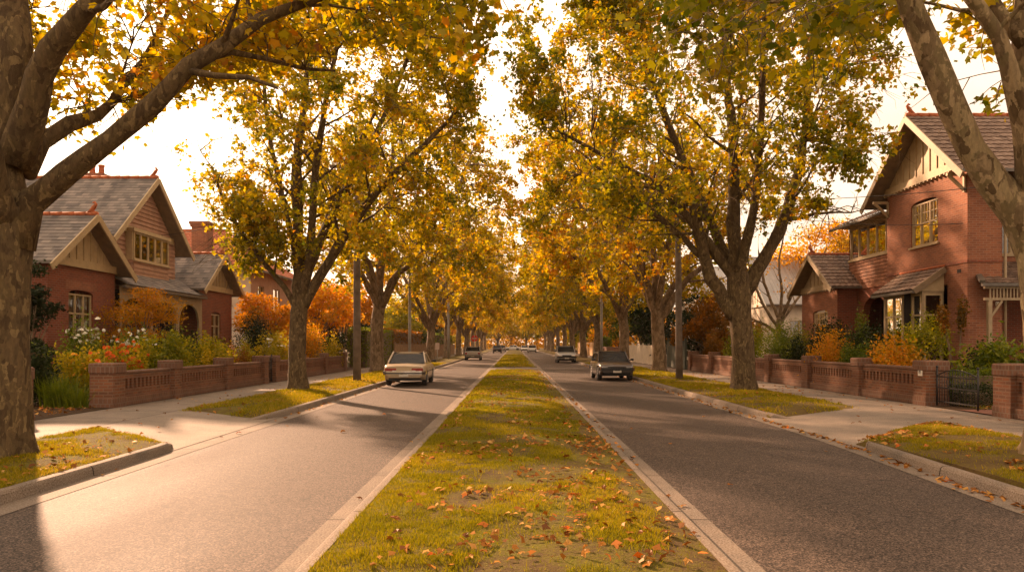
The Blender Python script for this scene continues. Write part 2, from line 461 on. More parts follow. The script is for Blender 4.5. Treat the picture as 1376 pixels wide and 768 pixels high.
def strip(name, fa, fb, ys, z, mat, kind='structure'):
    m = MB()
    for a, b in zip(ys, ys[1:]):
        m.quad((fa(a), a, z), (fb(a), a, z), (fb(b), b, z), (fa(b), b, z))
    return tag(m.build(name, mat), kind=kind)
strip('gutter', lambda y: rkx(y) - .30, rkx, list(np.linspace(-12, 20, 30)) + [60, 300], .005, M['concrete_gutter'])

def kerb(name, path, side, h, w=.15, taper=(0, 0), lean=.03):
    """path along the road edge; side +1: body lies towards +x"""
    m = MB(); prof0 = [(0, -.03), (lean * .6, .75), (lean * 1.4, .96), (lean * 2.4, 1.0), (w, 1.0), (w, -.3)]
    L = [0]
    for a, b in zip(path, path[1:]): L.append(L[-1] + math.dist(a, b))
    rows = []
    for i, (x, y) in enumerate(path):
        hh = h
        if taper[0] and L[i] < taper[0]: hh = h * (.12 + .88 * L[i] / taper[0])
        if taper[1] and L[-1] - L[i] < taper[1]: hh = h * (.12 + .88 * (L[-1] - L[i]) / taper[1])
        rows.append([(x + side * o, y, hh * z) for o, z in prof0])
    cu = [0]
    for a, b in zip(prof0, prof0[1:]): cu.append(cu[-1] + math.hypot(b[0] - a[0], (b[1] - a[1]) * h))
    for i in range(len(rows) - 1):
        for k in range(len(prof0) - 1):
            m.add([rows[i][k], rows[i][k + 1], rows[i + 1][k + 1], rows[i + 1][k]], [(0, 1, 2, 3)],
                  uvs=[[(cu[k] + 1, L[i]), (cu[k + 1] + 1, L[i]), (cu[k + 1] + 1, L[i + 1]), (cu[k] + 1, L[i + 1])]])
    m.poly(rows[0]); m.poly(rows[-1][::-1])
    return tag(m.build(name, M['concrete_kerb']), kind='structure')

ys = list(np.linspace(-12, 11.4, 24))
kerb('kerb', [(LK, y) for y in ys] + [(LK - .03, 11.8), (LK - .12, 12.1), (LK - .32, 12.35)], -1, .135, taper=(0, .5))
kerb('kerb', [(LK - .42, 16.45), (LK - .16, 16.75), (LK - .03, 17.2)] + [(LK, y) for y in np.linspace(17.8, 194, 60)], -1, .135, taper=(.6, 0))
kerb('kerb', [(rkx(y), y) for y in np.linspace(-12, 11.6, 26)] + [(rkx(12) + .05, 12.0), (rkx(12.4) + .18, 12.4), (rkx(12.7) + .45, 12.7)], 1, .13, taper=(0, .5))
kerb('kerb', [(RK + .5, 16.7), (RK + .2, 17.0), (RK + .05, 17.5)] + [(RK, y) for y in np.linspace(18.2, 194, 60)], 1, .13, taper=(.6, 0))
for a, b in ((-12, 46.4), (54.4, 190)):
    yy = list(np.linspace(a, b, 40))
    kerb('kerb', [(-1.60, y) for y in yy], 1, .085, .13)
    kerb('kerb', [(1.66, y) for y in yy], -1, .085, .13)

# footpaths and the two drive crossings
strip('footpath', lambda y: -9.88, lambda y: -7.9, [-12, 194], .128, M['concrete_path'])
strip('footpath', lambda y: 8.55, lambda y: 10.5, [-12, 194], .128, M['concrete_path'])
def crossing(x0, x1, pts):
    m = MB()
    n = 6
    (a0, a1), (b0, b1) = pts       # y range at the gutter and at the path
    for i in range(n):
        t0, t1 = i / n, (i + 1) / n
        f = lambda t: (x0 + (x1 - x0) * t,   .012 + .12 * (t * t * (3 - 2 * t)))
        (xa, za), (xb, zb) = f(t0), f(t1)
        ya, yb = a0 + (b0 - a0) * t0, a0 + (b0 - a0) * t1
        yc, yd = a1 + (b1 - a1) * t0, a1 + (b1 - a1) * t1
        m.quad((xa, ya, za), (xb, yb, zb), (xb, yd, zb), (xa, yc, za))
    tag(m.build('driveway', M['concrete_crossing']), kind='structure')
crossing(LK + .0, -7.9, ((11.2, 17.8), (13.6, 18.2)))
crossing(RK - .05, 8.55, ((11.6, 18.0), (14.8, 18.8)))

def terrain(name, x0, x1, y0f, y1f, zf, mat, nx=24, ny=60):
    m = MB(); P = []
    for j in range(ny + 1):
        for i in range(nx + 1):
            u = i / nx; x = x0 + (x1 - x0) * u
            y = y0f(u) + (y1f(u) - y0f(u)) * (j / ny)
            ya, yb = y0f(u), y1f(u); k = min(1.0, max(0.0, min(y - ya, yb - y) / .55)) ** .5
            P.append((x, y, .03 + (zf(x, y, u) - .03) * k))
    F = [(j * (nx + 1) + i, j * (nx + 1) + i + 1, (j + 1) * (nx + 1) + i + 1, (j + 1) * (nx + 1) + i) for j in range(ny) for i in range(nx)]
    m.add(P, F, smooth=True)
    n1 = nx + 1
    rim = [i for i in range(n1)] + [j * n1 + nx for j in range(1, ny + 1)] + [ny * n1 + i for i in range(nx - 1, -1, -1)] + [j * n1 for j in range(ny - 1, -1, -1)]
    for a, b in zip(rim, rim[1:]): m.quad(P[a], P[b], (P[b][0], P[b][1], -.05), (P[a][0], P[a][1], -.05))
    return tag(m.build(name, mat), kind='structure')
nz = lambda x, y, s: float(vnoise(x + 37, y + 91, s)) - .5
vz = lambda x, y, u: .135 + .05 * math.sin(PI * u) + .035 * nz(x, y, .7) * min(1, 8 * u * (1 - u)) + .02 * nz(x, y, .22) * min(1, 8 * u * (1 - u))
mz = lambda x, y, u: .078 + .06 * math.sin(PI * u) + .05 * nz(x, y, .6) * min(1, 6 * u * (1 - u)) + .03 * nz(x, y, .2) * min(1, 6 * u * (1 - u))
REG = {   # name: x0, x1, y at start, y at end (as functions of u), height
    'left_near': (LK - .15, -7.9, lambda u: -4.0, lambda u: 12.1 + 2.3 * u, vz),
    'left_far': (LK - .15, -7.9, lambda u: 16.75 + .6 * u, lambda u: 62.0, vz),
    'right_near': (rkx(12) + .12, 8.55, lambda u: -4.0, lambda u: 12.5 + 2.9 * u, vz),
    'right_far': (RK + .15, 8.55, lambda u: 17.0 + 1.0 * u, lambda u: 62.0, vz),
    'median_near': (-1.47, 1.53, lambda u: -3.0, lambda u: 46.4, mz),
    'median_far': (-1.47, 1.53, lambda u: 54.4, lambda u: 190.0, mz),
}
terrain('verge', *REG['left_near'], M['turf'], 20, 60)
terrain('verge', *REG['left_far'], M['turf'], 14, 120)
terrain('verge', *REG['right_near'], M['turf_dry'], 20, 60)
terrain('verge', *REG['right_far'], M['turf_dry'], 14, 120)
terrain('verge', LK - .15, -7.9, lambda u: 62, lambda u: 194, vz, M['turf'], 8, 90)
terrain('verge', RK + .15, 8.55, lambda u: 62, lambda u: 194, vz, M['turf_dry'], 8, 90)
terrain('median', *REG['median_near'], M['turf'], 26, 260)
terrain('median', *REG['median_far'], M['turf'], 10, 120)

# garden ground either side
sheet('garden_ground', -60, -9.88, -12, 194, .14, M['soil'])
sheet('garden_ground', 10.5, 70, -12, 194, .14, M['soil'])
sheet('path', 10.5, 16.5, 16.3, 17.6, .150, M['brick_paver'])
terrain('lawn', 11.2, 15.0, lambda u: 17.6, lambda u: 19.2, lambda x, y, u: .165 + .02 * nz(x, y, .5), M['turf'], 8, 6)

# ------------------------------------------------------------------ grass
rng = np.random.default_rng(11)
def region_pts(reg, n, ylo, yhi):
    x0, x1, f0, f1, zf = REG[reg]
    u = rng.random(n); y = ylo + (yhi - ylo) * rng.random(n)
    ya = np.array([f0(t) for t in u]) if n < 1 else np.vectorize(f0)(u); yb = np.vectorize(f1)(u)
    ok = (y > ya) & (y < yb); u = u[ok]; y = y[ok]; x = x0 + (x1 - x0) * u
    s = np.sin(PI * u); k8 = np.minimum(1, 8 * u * (1 - u)); k6 = np.minimum(1, 6 * u * (1 - u))
    N = lambda sc: vnoise(x + 37, y + 91, sc) - .5
    if zf is vz: z = .135 + .05 * s + .035 * N(.7) * k8 + .02 * N(.22) * k8
    else: z = .078 + .06 * s + .05 * N(.6) * k6 + .03 * N(.2) * k6
    k = np.clip(np.minimum(y - ya[ok], yb[ok] - y) / .55, 0, 1) ** .5
    return x, y, .03 + (z - .03) * k, u

def grass(name, reg, bands, bare, label=None, tone0=.35, hmul=1.0):
    Vs = []; T = []
    for ylo, yhi, dens, h, w in bands:
        x0, x1 = REG[reg][0], REG[reg][1]
        n = int(abs(x1 - x0) * (yhi - ylo) * dens)
        x, y, z, u = region_pts(reg, n, ylo, yhi)
        cov = .55 * vnoise(x, y, .55) + .45 * vnoise(x + 9, y + 5, 1.7)
        if reg.startswith('median'):
            cov = cov - .20 * np.clip(1 - np.abs(u - .52) / .30, 0, 1) * np.clip((17 - y) / 10, .2, 1) - .5 * np.clip((u - .86) / .1, 0, 1) + .12 * np.clip((.3 - u) / .2, 0, 1)
        keep = rng.random(len(x)) < np.clip((cov - bare) * 5.5, .03, 1)
        x, y, z, cov, u = x[keep], y[keep], z[keep], cov[keep], u[keep]
        n = len(x); a = rng.random(n) * 2 * PI
        hh = h * hmul * (.4 + .9 * rng.random(n)) * (.35 + 1.5 * np.clip(vnoise(x + 70, y + 30, .16), 0, 1))
        ln = hh * (.2 + .9 * rng.random(n)); b = rng.random(n) * 2 * PI
        ww = w * (.6 + .8 * rng.random(n))
        P0 = np.stack([x + np.cos(a) * ww, y + np.sin(a) * ww, z - .008], 1)
        P1 = np.stack([x - np.cos(a) * ww, y - np.sin(a) * ww, z - .008], 1)
        P2 = np.stack([x + np.cos(b) * ln, y + np.sin(b) * ln, z + hh], 1)
        Vs.append(np.stack([P0, P1, P2], 1).reshape(-1, 3))
        dry = .8 * vnoise(x + 55, y + 12, 1.1) - .28
        T.append(np.clip(tone0 + .45 * dry + .18 * rng.standard_normal(n), 0, 1))
    return tag(np_mesh(name, np.concatenate(Vs), 3, M['grass_blade'], np.concatenate(T)), kind='stuff')

grass('median_grass', 'median_near', [(4.6, 8.5, 7800, .029, .0034), (8.5, 13, 4600, .030, .005), (13, 22, 1900, .034, .009), (22, 46.4, 600, .04, .018)], .31, tone0=.47)
grass('median_grass', 'median_far', [(54.4, 110, 110, .06, .05)], .25, tone0=.5)
grass('verge_grass', 'left_near', [(6, 14.5, 3800, .034, .0055)], .28, tone0=.47)
grass('verge_grass', 'left_far', [(16.7, 30, 800, .05, .013), (30, 62, 260, .055, .03)], .22, tone0=.5)
grass('verge_grass', 'right_near', [(6, 15.5, 3400, .034, .0055)], .36, tone0=.45)
grass('verge_grass', 'right_far', [(17, 32, 800, .05, .013), (32, 62, 240, .055, .03)], .32, tone0=.5)
REG['lawn'] = (11.2, 15.0, lambda u: 17.6, lambda u: 19.2, vz)
grass('lawn_grass', 'lawn', [(17.6, 19.2, 900, .05, .008)], .2)

# ------------------------------------------------------------------ leaf shapes
def star_leaf(five=True):
    if five:
        out = []
        lob = [(-122, .55), (-60, .80), (0, .92), (60, .80), (122, .55)]
        pts = [(180, .30)]
        for i, (a, r) in enumerate(lob):
            if i: pts.append(((lob[i - 1][0] + a) / 2, .50))
            pts.append((a, r))
        for a, r in pts:
            q = math.radians(a)
            x, y = r * math.sin(q), r * math.cos(q)
            out.append((x * .62, y * .55 + .1, -.18 * abs(x) ** 1.5 - .10 * (y - .1) ** 2))
        return np.array(out)
    return np.array([(0, -.45, 0), (.42, -.1, -.07), (.2, .12, .02), (0, .6, -.06), (-.2, .12, .02), (-.42, -.1, -.07)])
LEAF10 = star_leaf(True)
LEAF6 = star_leaf(False)
LEAF4 = np.array([(0, -.5, 0), (.3, 0, -.06), (0, .5, 0), (-.3, 0, -.06)])
LEAFLONG = np.array([(0, -.6, 0), (.16, -.1, -.04), (0, .6, -.02), (-.16, -.1, -.04)])

def leafcloud(name, P, size, tone, mat, shape, parent=None, up=.5, seed=1, droop=0.0):
    r = np.random.default_rng(seed)
    n = len(P)
    nrm = r.standard_normal((n, 3)); nrm[:, 2] += up * 1.6
    nrm /= np.linalg.norm(nrm, axis=1, keepdims=True)
    t = r.standard_normal((n, 3)); t[:, 2] -= droop
    t -= nrm * (t * nrm).sum(1, keepdims=True); t /= np.linalg.norm(t, axis=1, keepdims=True) + 1e-9
    b = np.cross(nrm, t)
    s = (size * (.62 + .7 * r.random(n)))[:, None, None] if np.isscalar(size) else size[:, None, None]
    curl = (.6 + 1.2 * r.random(n))[:, None, None]
    L = shape[None]
    V = P[:, None, :] + s * (L[:, :, 0:1] * b[:, None, :] + L[:, :, 1:2] * t[:, None, :] + curl * L[:, :, 2:3] * nrm[:, None, :])
    return np_mesh(name, V.reshape(-1, 3), len(shape), mat, tone, parent)

# ------------------------------------------------------------------ fallen leaves
def leaf_mesh(seed):
    r = np.random.default_rng(seed)
    P = np.zeros((1, 3))
    V = LEAF10.copy(); c = .8 + 2.6 * r.random()
    V[:, 0] *= .8 + .4 * r.random(); V[:, 1] *= .85 + .3 * r.random()
    V[:, 2] = V[:, 2] * c + .10 * np.sin(V[:, 0] * 5 + r.random() * 6) * V[:, 1] + .12 * r.random() * V[:, 0]
    V[:, 2] -= V[:, 2].min()
    verts = [tuple(v) for v in V] + [(0, .05, float(np.mean(V[:, 2]) * (.3 + r.random())))]
    me = bpy.data.meshes.new('fallen_leaf')
    faces = [(i, (i + 1) % 10, 10) for i in range(10)]
    # a stalk
    b = len(verts); z0 = V[0, 2]
    verts += [(-.012, -.16, z0), (.012, -.16, z0), (.05, -.5, z0 * .4 + .02)]
    faces.append((b, b + 1, b + 2))
    me.from_pydata(verts, [], faces)
    at = me.attributes.new('tone', 'FLOAT', 'FACE'); at.data.foreach_set('value', np.full(len(faces), (seed * .137) % 1.0, dtype=np.float32))
    me.materials.append(M['leaf_fallen'])
    return me
LM = [leaf_mesh(k) for k in range(10)]
def drop_leaf(x, y, z, s, group, label, tilt=.35):
    o = bpy.data.objects.new('fallen_leaf', LM[random.randrange(10)]); COL.objects.link(o)
    o.location = (x, y, z); o.scale = (s, s, s * random.uniform(.7, 1.5))
    o.rotation_euler = (random.gauss(0, tilt), random.gauss(0, tilt), random.uniform(0, 2 * PI))
    tag(o, label, 'leaf', group)
LEAFLAB = {
    'm': ('fallen leaves on the median grass', 'dry brown plane leaf lying on the grass of the median'),
    'r': ('fallen leaves on the verge beside the iron gate', 'dry brown plane leaf lying on the verge near the iron garden gate'),
    'l': ('fallen leaves on the verge under the big mottled trunk', 'dry orange leaf lying on the bright grass verge below the sunlit gable house'),
    'g': ('fallen leaves along the gutters', 'dry leaf lying in a concrete gutter at the kerb'),
    'p': ('fallen leaves on the paving', 'single dry leaf lying on bare footpath or road surface'),
}
def scatter_leaves(key, reg, n, ylo, yhi, pw=1.0):
    k = 0
    while k < n:
        x, y, z, u = region_pts(reg, 400, ylo, yhi)
        p = .25 + .75 * (vnoise(x + 3, y + 8, 1.0) > .52)
        if reg.startswith('median'): p = p * np.exp(-((u - .52) / .42) ** 2) * (y.min() / y) ** pw
        for i in range(len(x)):
            if k >= n: break
            if rng.random() < p[i] * .5:
                drop_leaf(x[i], y[i], z[i] + .022, random.uniform(.06, .125), *LEAFLAB[key]); k += 1
scatter_leaves('m', 'median_near', 126, 5.3, 13, 1.5)
scatter_leaves('r', 'right_near', 62, 9.2, 15.2)
scatter_leaves('l', 'left_near', 22, 8.5, 14.2)
for i in range(46):
    y = 7.5 + 26 * random.random() ** 1.3
    x, z = (rkx(y) - abs(random.gauss(0, .12)) - .05, .012) if i % 4 != 3 else (LK + abs(random.gauss(0, .12)) + .05, .012)
    if i % 9 == 0: x, z, y = 1.74 + random.gauss(0, .05), .012, 5.6 + 10 * random.random()
    elif i % 9 == 5: x, z, y = -1.68 + random.gauss(0, .05), .012, 6.5 + 10 * random.random()
    drop_leaf(x, y, z, random.uniform(.06, .12), *LEAFLAB['g'], tilt=.2)
for x0, x1, y0, y1, z, n in ((-9.7, -6.6, 13.5, 17.2, .136, 8), (6.6, 10.3, 13.5, 18.0, .136, 14), (-4.9, -2, 14, 24, .006, 5), (2.2, 5, 7, 18, .006, 8)):
    for i in range(n): drop_leaf(random.uniform(x0, x1), random.uniform(y0, y1), z, random.uniform(.06, .12), *LEAFLAB['p'], tilt=.15)

def litter(name, P, sz, seed, tone=None):
    r = np.random.default_rng(seed)
    tag(leafcloud(name, P, sz, r.random(len(P)) if tone is None else tone, M['leaf_fallen'], LEAF6, None, 1.6, seed), kind='stuff')
Ps = []
for reg, n, a, b in (('median_near', 1900, 10, 47), ('right_far', 900, 17, 50), ('left_far', 400, 17, 50), ('left_near', 260, 8, 14), ('right_near', 2300, 8, 15.4), ('median_near', 900, 5.2, 15)):
    x, y, z, u = region_pts(reg, n, a, b); k = vnoise(x + 3, y + 8, 1.2) > .45
    Ps.append(np.stack([x, y, z + .03], 1)[k])
for n, x0, x1, y0, y1, z in ((420, RK - .35, RK - .03, 17, 60, .02), (140, LK + .02, LK + .2, 17, 50, .02), (90, 1.7, 1.8, 10, 45, .02), (420, -13, -10.1, 15, 18.6, .17), (240, 11, 15.5, 16.5, 19.3, .19), (160, 8.7, 10.4, 17, 45, .145), (60, -9.8, -8, 17, 40, .145)):
    Ps.append(np.stack([rng.uniform(x0, x1, n), rng.uniform(y0, y1, n), np.full(n, z)], 1))
yy = rng.uniform(7.2, 17, 170); Ps.append(np.stack([np.array([rkx(v) for v in yy]) - np.abs(rng.normal(0, .1, 170)) - .02, yy, np.full(170, .02)], 1))
litter('leaf_litter', np.concatenate(Ps), .085, 5)
# ------------------------------------------------------------------ trees
def resample(pts, rad, step, wob, r):
    P = [Vector(p) for p in pts]; out = []; ro = []
    for i in range(len(P) - 1):
        p0 = P[max(0, i - 1)]; p1 = P[i]; p2 = P[i + 1]; p3 = P[min(len(P) - 1, i + 2)]
        n = max(1, int((p2 - p1).length / step))
        for k in range(n):
            t = k / n
            q = .5 * ((2 * p1) + (p2 - p0) * t + (2 * p0 - 5 * p1 + 4 * p2 - p3) * t * t + (3 * p1 - p0 - 3 * p2 + p3) * t ** 3)
            rr = rad[i] + (rad[i + 1] - rad[i]) * t
            if (out and i + k > 0): q = q + Vector((r.gauss(0, 1), r.gauss(0, 1), r.gauss(0, 1))) * wob * rr
            out.append(q); ro.append(rr)
    out.append(P[-1]); ro.append(rad[-1])
    return out, ro

def perp(d, r):
    v = Vector((r.gauss(0, 1), r.gauss(0, 1), r.gauss(0, 1)))
    v = v - d * v.dot(d)
    return v.normalized()

class Tree:
    def __init__(s, seed, leaf=.17, per=42, spacing=(.55, .36), lo=LEAF6, keep=None, tone=(.5, .2), sub=1.0, droop=.25, mat='leaf_plane', inside=None):
        s.r = random.Random(seed); s.seed = seed
        s.leaf = leaf; s.per = per; s.spacing = spacing; s.shape = lo; s.keep = keep; s.tone = tone; s.sub = sub; s.droop = droop
        s.trunk = MB(); s.limbs = []; s.pts = []; s.mat = mat; s.inside = inside; s.nodes = []; s.cur = 0; s.low = None
    def add_trunk(s, pts, rad, flare=.35, n=18):
        P, R = resample(pts, rad, .22, .02, s.r)
        z0 = P[0][2]
        ph = s.r.random() * 6
        def wob(i, k):
            h = P[i][2] - z0
            f = math.exp(-h / .28) * flare
            a = 2 * PI * k / n
            return 1 + f * (.75 + .55 * math.sin(a * 4 + ph) + .25 * math.sin(a * 7 + ph * 2)) + .05 * math.sin(a * 3 + h * 1.1 + ph) + .035 * math.sin(a * 5 - h * 2.3)
        s.trunk.tube(P, R, n, True, wob)
        return P, R
    def twig(s, mb, p, d, L):
        r = s.r
        if s.low and not s.low(p + d * L * .6): return
        pts = [p]; q = p; dd = d.copy()
        for i in range(3):
            dd = (dd + Vector((r.gauss(0, .25), r.gauss(0, .25), r.gauss(0, .2) - s.droop * .5))).normalized()
            q = q + dd * (L / 3); pts.append(q)
        mb.tube(pts, [.009, .007, .005, .003], 3, False)
        s.pts.append((pts, L))
    def sub_branch(s, mb, p, d, L, r0):
        r = s.r
        if s.low and not s.low(p + d * L * .7): return
        n = max(3, int(L / .45)); pts = [p]; q = p; dd = d.copy()
        for i in range(n):
            dd = (dd + Vector((r.gauss(0, .16), r.gauss(0, .16), r.gauss(0, .14) + .05))).normalized()
            q = q + dd * (L / n); pts.append(q)
        rad = [max(.008, r0 * (1 - .85 * i / n)) for i in range(n + 1)]
        mb.tube(pts, rad, 5, False)
        s.nodes += [(q_, s.cur) for q_ in pts[1:-1]]
        sp = s.spacing[1]; t = sp * (.6 + .6 * r.random())
        while t < L:
            f = t / L * n; i = min(n - 1, int(f)); a = pts[i].lerp(pts[i + 1], f - i); ax = (pts[i + 1] - pts[i]).normalized()
            s.twig(mb, a, (ax * .75 + perp(ax, r) * .9).normalized(), (.55 + .65 * r.random()) * s.sub)
            t += sp * (.6 + .8 * r.random())
        s.twig(mb, pts[-1], dd, .6 * s.sub)
    def limb(s, pts, rad, start=.25, n=10, L=(3.0, 1.1), wob=.12, sub_up=.25, fork=None):
        r = s.r
        P, R = resample(pts, rad, .35, wob, r)
        s.cur = len(s.limbs); s.nodes += [(q_, s.cur) for q_ in P[len(P) // 3:]]
        mb = MB(); ph = r.random() * 6
        mb.tube(P, R, n, True, lambda i, k: 1 + .07 * math.sin(2 * PI * k / n * 2 + i * .7 + ph) + .05 * math.sin(i * 1.9 + ph))
        tot = sum((b - a).length for a, b in zip(P, P[1:])); acc = 0; nxt = tot * start
        for a, b in zip(P, P[1:]):
            d = (b - a); l = d.length; d = d.normalized()
            while nxt < acc + l:
                f = nxt / tot; q = a.lerp(b, (nxt - acc) / l)
                k = min(len(R) - 1, int(f * len(R)))
                dirn = (d * .55 + perp(d, r) * .95 + Vector((0, 0, sub_up))).normalized()
                s.sub_branch(mb, q, dirn, (L[0] + (L[1] - L[0]) * f) * (.65 + .6 * r.random()) * s.sub, max(.014, R[k] * .42))
                nxt += s.spacing[0] * (.6 + .8 * r.random())
            acc += l
        s.sub_branch(mb, P[-1], (P[-1] - P[-2]).normalized(), L[1] * s.sub, max(.012, R[-1] * .8))
        s.limbs.append(mb)
        return P, R
    def fill(s, targets, reach=4.5, r0=.022):
        """grow a thin branch from the nearest wood to each target, so the crown has no bald side"""
        A = np.array([tuple(q) for q, _ in s.nodes]); r = s.r
        for T in targets:
            d = np.linalg.norm(A - np.array(T), axis=1) + .35 * np.maximum(0, A[:, 2] - T[2])
            k = int(np.argmin(d))
            if d[k] > reach or d[k] < .3: continue
            if s.low and not s.low(Vector(T)): continue
            a = s.nodes[k][0]; b = Vector(T); mb = s.limbs[s.nodes[k][1]]
            L = (b - a).length; n = max(3, int(L / .45))
            bow = Vector((r.gauss(0, .12), r.gauss(0, .12), .12 + .1 * r.random())) * L
            pts = [a.lerp(b, i / n) + bow * (4 * (i / n) * (1 - i / n)) * .6 + (Vector((r.gauss(0, 1), r.gauss(0, 1), r.gauss(0, 1))) * .03 if 0 < i < n else Vector()) for i in range(n + 1)]
            mb.tube(pts, [max(.007, r0 * (1 - .75 * i / n)) for i in range(n + 1)], 4, False)
            t = L * .3
            while t < L:
                f = t / L * n; i = min(n - 1, int(f)); q = pts[i].lerp(pts[i + 1], f - i); ax = (pts[i + 1] - pts[i]).normalized()
                s.twig(mb, q, (ax * .7 + perp(ax, r) * .9).normalized(), (.5 + .6 * r.random()) * s.sub)
                t += s.spacing[1] * (.6 + .8 * r.random())
            for k2 in range(2): s.twig(mb, pts[-1], ((pts[-1] - pts[-2]).normalized() + perp((pts[-1] - pts[-2]).normalized(), r) * .6).normalized(), .7 * s.sub)
    def finish(s, name, label, group, base, bark='bark_plane', cat='tree', leafcap=None):
        t = thing(name, label, cat, base, group)
        s.trunk.build('trunk', M[bark], t)
        for mb in s.limbs: mb.build('limb', M[bark], t)
        g = np.random.default_rng(s.seed)
        P = []; T = []
        for pts, L in s.pts:
            n = max(2, int(s.per * L * (.6 + .8 * g.random())))
            A = np.array([tuple(p) for p in pts]); u = g.random(n) ** .8 * 2.999; i = u.astype(int); f = (u - i)[:, None]
            q = A[i] * (1 - f) + A[i + 1] * f + g.standard_normal((n, 3)) * (.07 + .04 * s.leaf / .17)
            q[:, 2] -= np.abs(g.standard_normal(n)) * .05
            P.append(q); T.append(np.full(n, s.tone[0] + s.tone[1] * .55 * g.standard_normal()) + s.tone[1] * .75 * g.standard_normal(n))
        P = np.concatenate(P); T = np.concatenate(T)
        T = T + .35 * s.tone[1] / .2 * (vnoise(P[:, 0] + P[:, 2], P[:, 1] - P[:, 2], 2.2) - .5)
        if s.keep is not None:
            k = s.keep(P, g); P = P[k]; T = T[k]
        if leafcap and len(P) > leafcap:
            k = g.permutation(len(P))[:leafcap]; P = P[k]; T = T[k]
        leafcloud('crown', P, s.leaf, np.clip(T, 0, 1), M[s.mat], s.shape, t, up=.45, seed=s.seed, droop=.5)
        return t

def ell(c, R, n, seed, zmin, pw=2.0, core=.25):
    g = np.random.default_rng(seed); c = np.array(c); R = np.array(R); p = c + (g.random((n * 8, 3)) * 2 - 1) * R
    q = (np.abs((p - c) / R) ** pw).sum(1)
    p = p[(q < .95) & (q > core * g.random(len(q))) & (p[:, 2] > zmin)][:n]
    return p[np.argsort(np.linalg.norm((p - c) / R, axis=1))]
def boxpts(n, seed, x, y, z):
    g = np.random.default_rng(seed); return np.stack([g.uniform(*x, n), g.uniform(*y, n), g.uniform(*z, n)], 1)
def pp(Y, *pts):
    """outline of one limb read off the photo, with a real distance for each point"""
    return [W(px, py, Y if len(rest) == 0 else rest[0]) for px, py, *rest in pts]

# --- the big mottled tree beside the first driveway
t = Tree(101, leaf=.165, per=25, spacing=(.6, .42), lo=LEAF10, tone=(.47, .18), sub=.95, droop=.3,
         keep=lambda P, g: (P[:, 2] > 4.25 + .25 * np.sin(P[:, 0] * 2.1) + np.clip((P[:, 0] + 6.3) * .5, 0, 1.35) + np.clip((P[:, 1] - 10.2) * .38, 0, 2)) & (vnoise(P[:, 0] * 1.0 + P[:, 1] + 9, P[:, 2] + P[:, 1] * .7 + 4, .6) > .30) & ~((P[:, 0] > -4.2) & (P[:, 2] < 5.35 + .2 * np.sin(P[:, 0] * 3))) & ~((P[:, 1] < 10.1) & (P[:, 0] < -3.6) & (g.random(len(P)) < .8)))
t.low = lambda p: p.z > 4.35 + max(0, min(1.35, (p.x + 6.3) * .5)) + max(0, (p.y - 10.2) * .38) and not (p.x > -4.2 and p.z < 5.5)
t.add_trunk([(-7.1, 10.25, .08), (-7.07, 10.25, 1.0), (-7.03, 10.22, 2.2), (-7.0, 10.2, 3.0), (-7.0, 10.2, 3.55)], [.36, .345, .335, .35, .36], .34, 26)
t.limb([(-6.95, 10.25, 3.2)] + pp(10.2, (0, 210, 10.3), (14, 120, 10.4), (16, 20, 10.5), (5, -120, 10.8), (20, -300, 11.2)), [.32, .27, .24, .22, .19, .12], .62)
t.limb([(-6.85, 10.2, 3.05)] + pp(10.2, (38, 275), (90, 233, 10.1), (150, 188, 10.0), (205, 141, 10.0), (255, 90, 10.0), (300, 62, 10.1), (350, 26, 10.2), (405, 5, 10.4), (480, -24, 10.6), (570, -40, 10.8), (650, -60, 11.0)),
       [.24, .20, .165, .135, .12, .11, .10, .09, .075, .06, .045, .03], .40, L=(1.9, 1.1), sub_up=.45, wob=.06)
t.limb(pp(10.2, (35, 232, 10.3), (58, 190, 10.6), (95, 168, 10.8), (132, 153, 11.2), (165, 118, 11.8), (205, 60, 12.4), (240, -20, 13)), [.15, .12, .105, .08, .06, .05, .03], .3, L=(2.0, 1.0))
t.limb(pp(10.2, (20, 220), (44, 135, 10.0), (70, 68, 9.8), (112, 18, 9.6), (160, -40, 9.5), (215, -150, 9.4), (250, -300, 9.4)), [.22, .19, .165, .14, .11, .08, .05], .42)
t.limb(pp(10.2, (252, 95, 10.0), (290, 102, 9.8), (335, 104, 9.5), (372, 118, 9.2)), [.05, .04, .03, .018], .3, n=6, L=(.9, .6))
t.limb(pp(10.2, (270, 80, 10.0), (310, 70, 10.3), (360, 80, 10.8), (410, 92, 11.4), (450, 95, 12)), [.055, .05, .04, .03, .018], .25, n=6, L=(1.2, .7))
t.limb([(-7.0, 10.2, 3.2), (-7.9, 10.0, 4.6), (-8.9, 9.8, 6.0), (-9.6, 9.6, 7.6), (-10.2, 9.3, 9.2)], [.22, .18, .14, .1, .05], .4)
t.limb([(-6.9, 10.1, 3.3), (-6.6, 9.0, 4.8), (-6.1, 7.7, 6.6), (-5.6, 6.6, 8.4)], [.2, .16, .12, .05], .45)
t.fill(boxpts(125, 1, (-6.7, -4.0), (10.7, 13.2), (4.5, 7.0)), 3.5, .014)
t.fill(boxpts(75, 2, (-4.4, -.5), (10.0, 12.4), (5.9, 7.2)), 3.5, .014)
t.fill(boxpts(30, 3, (-9.5, -6.5), (10.4, 12.8), (4.8, 7.5)), 3.5, .014)
t.finish('plane_tree', 'huge plane tree with mottled trunk and long bare limb reaching over the driveway', 'plane trees lining the street', (-6.95, 10.25, .1))

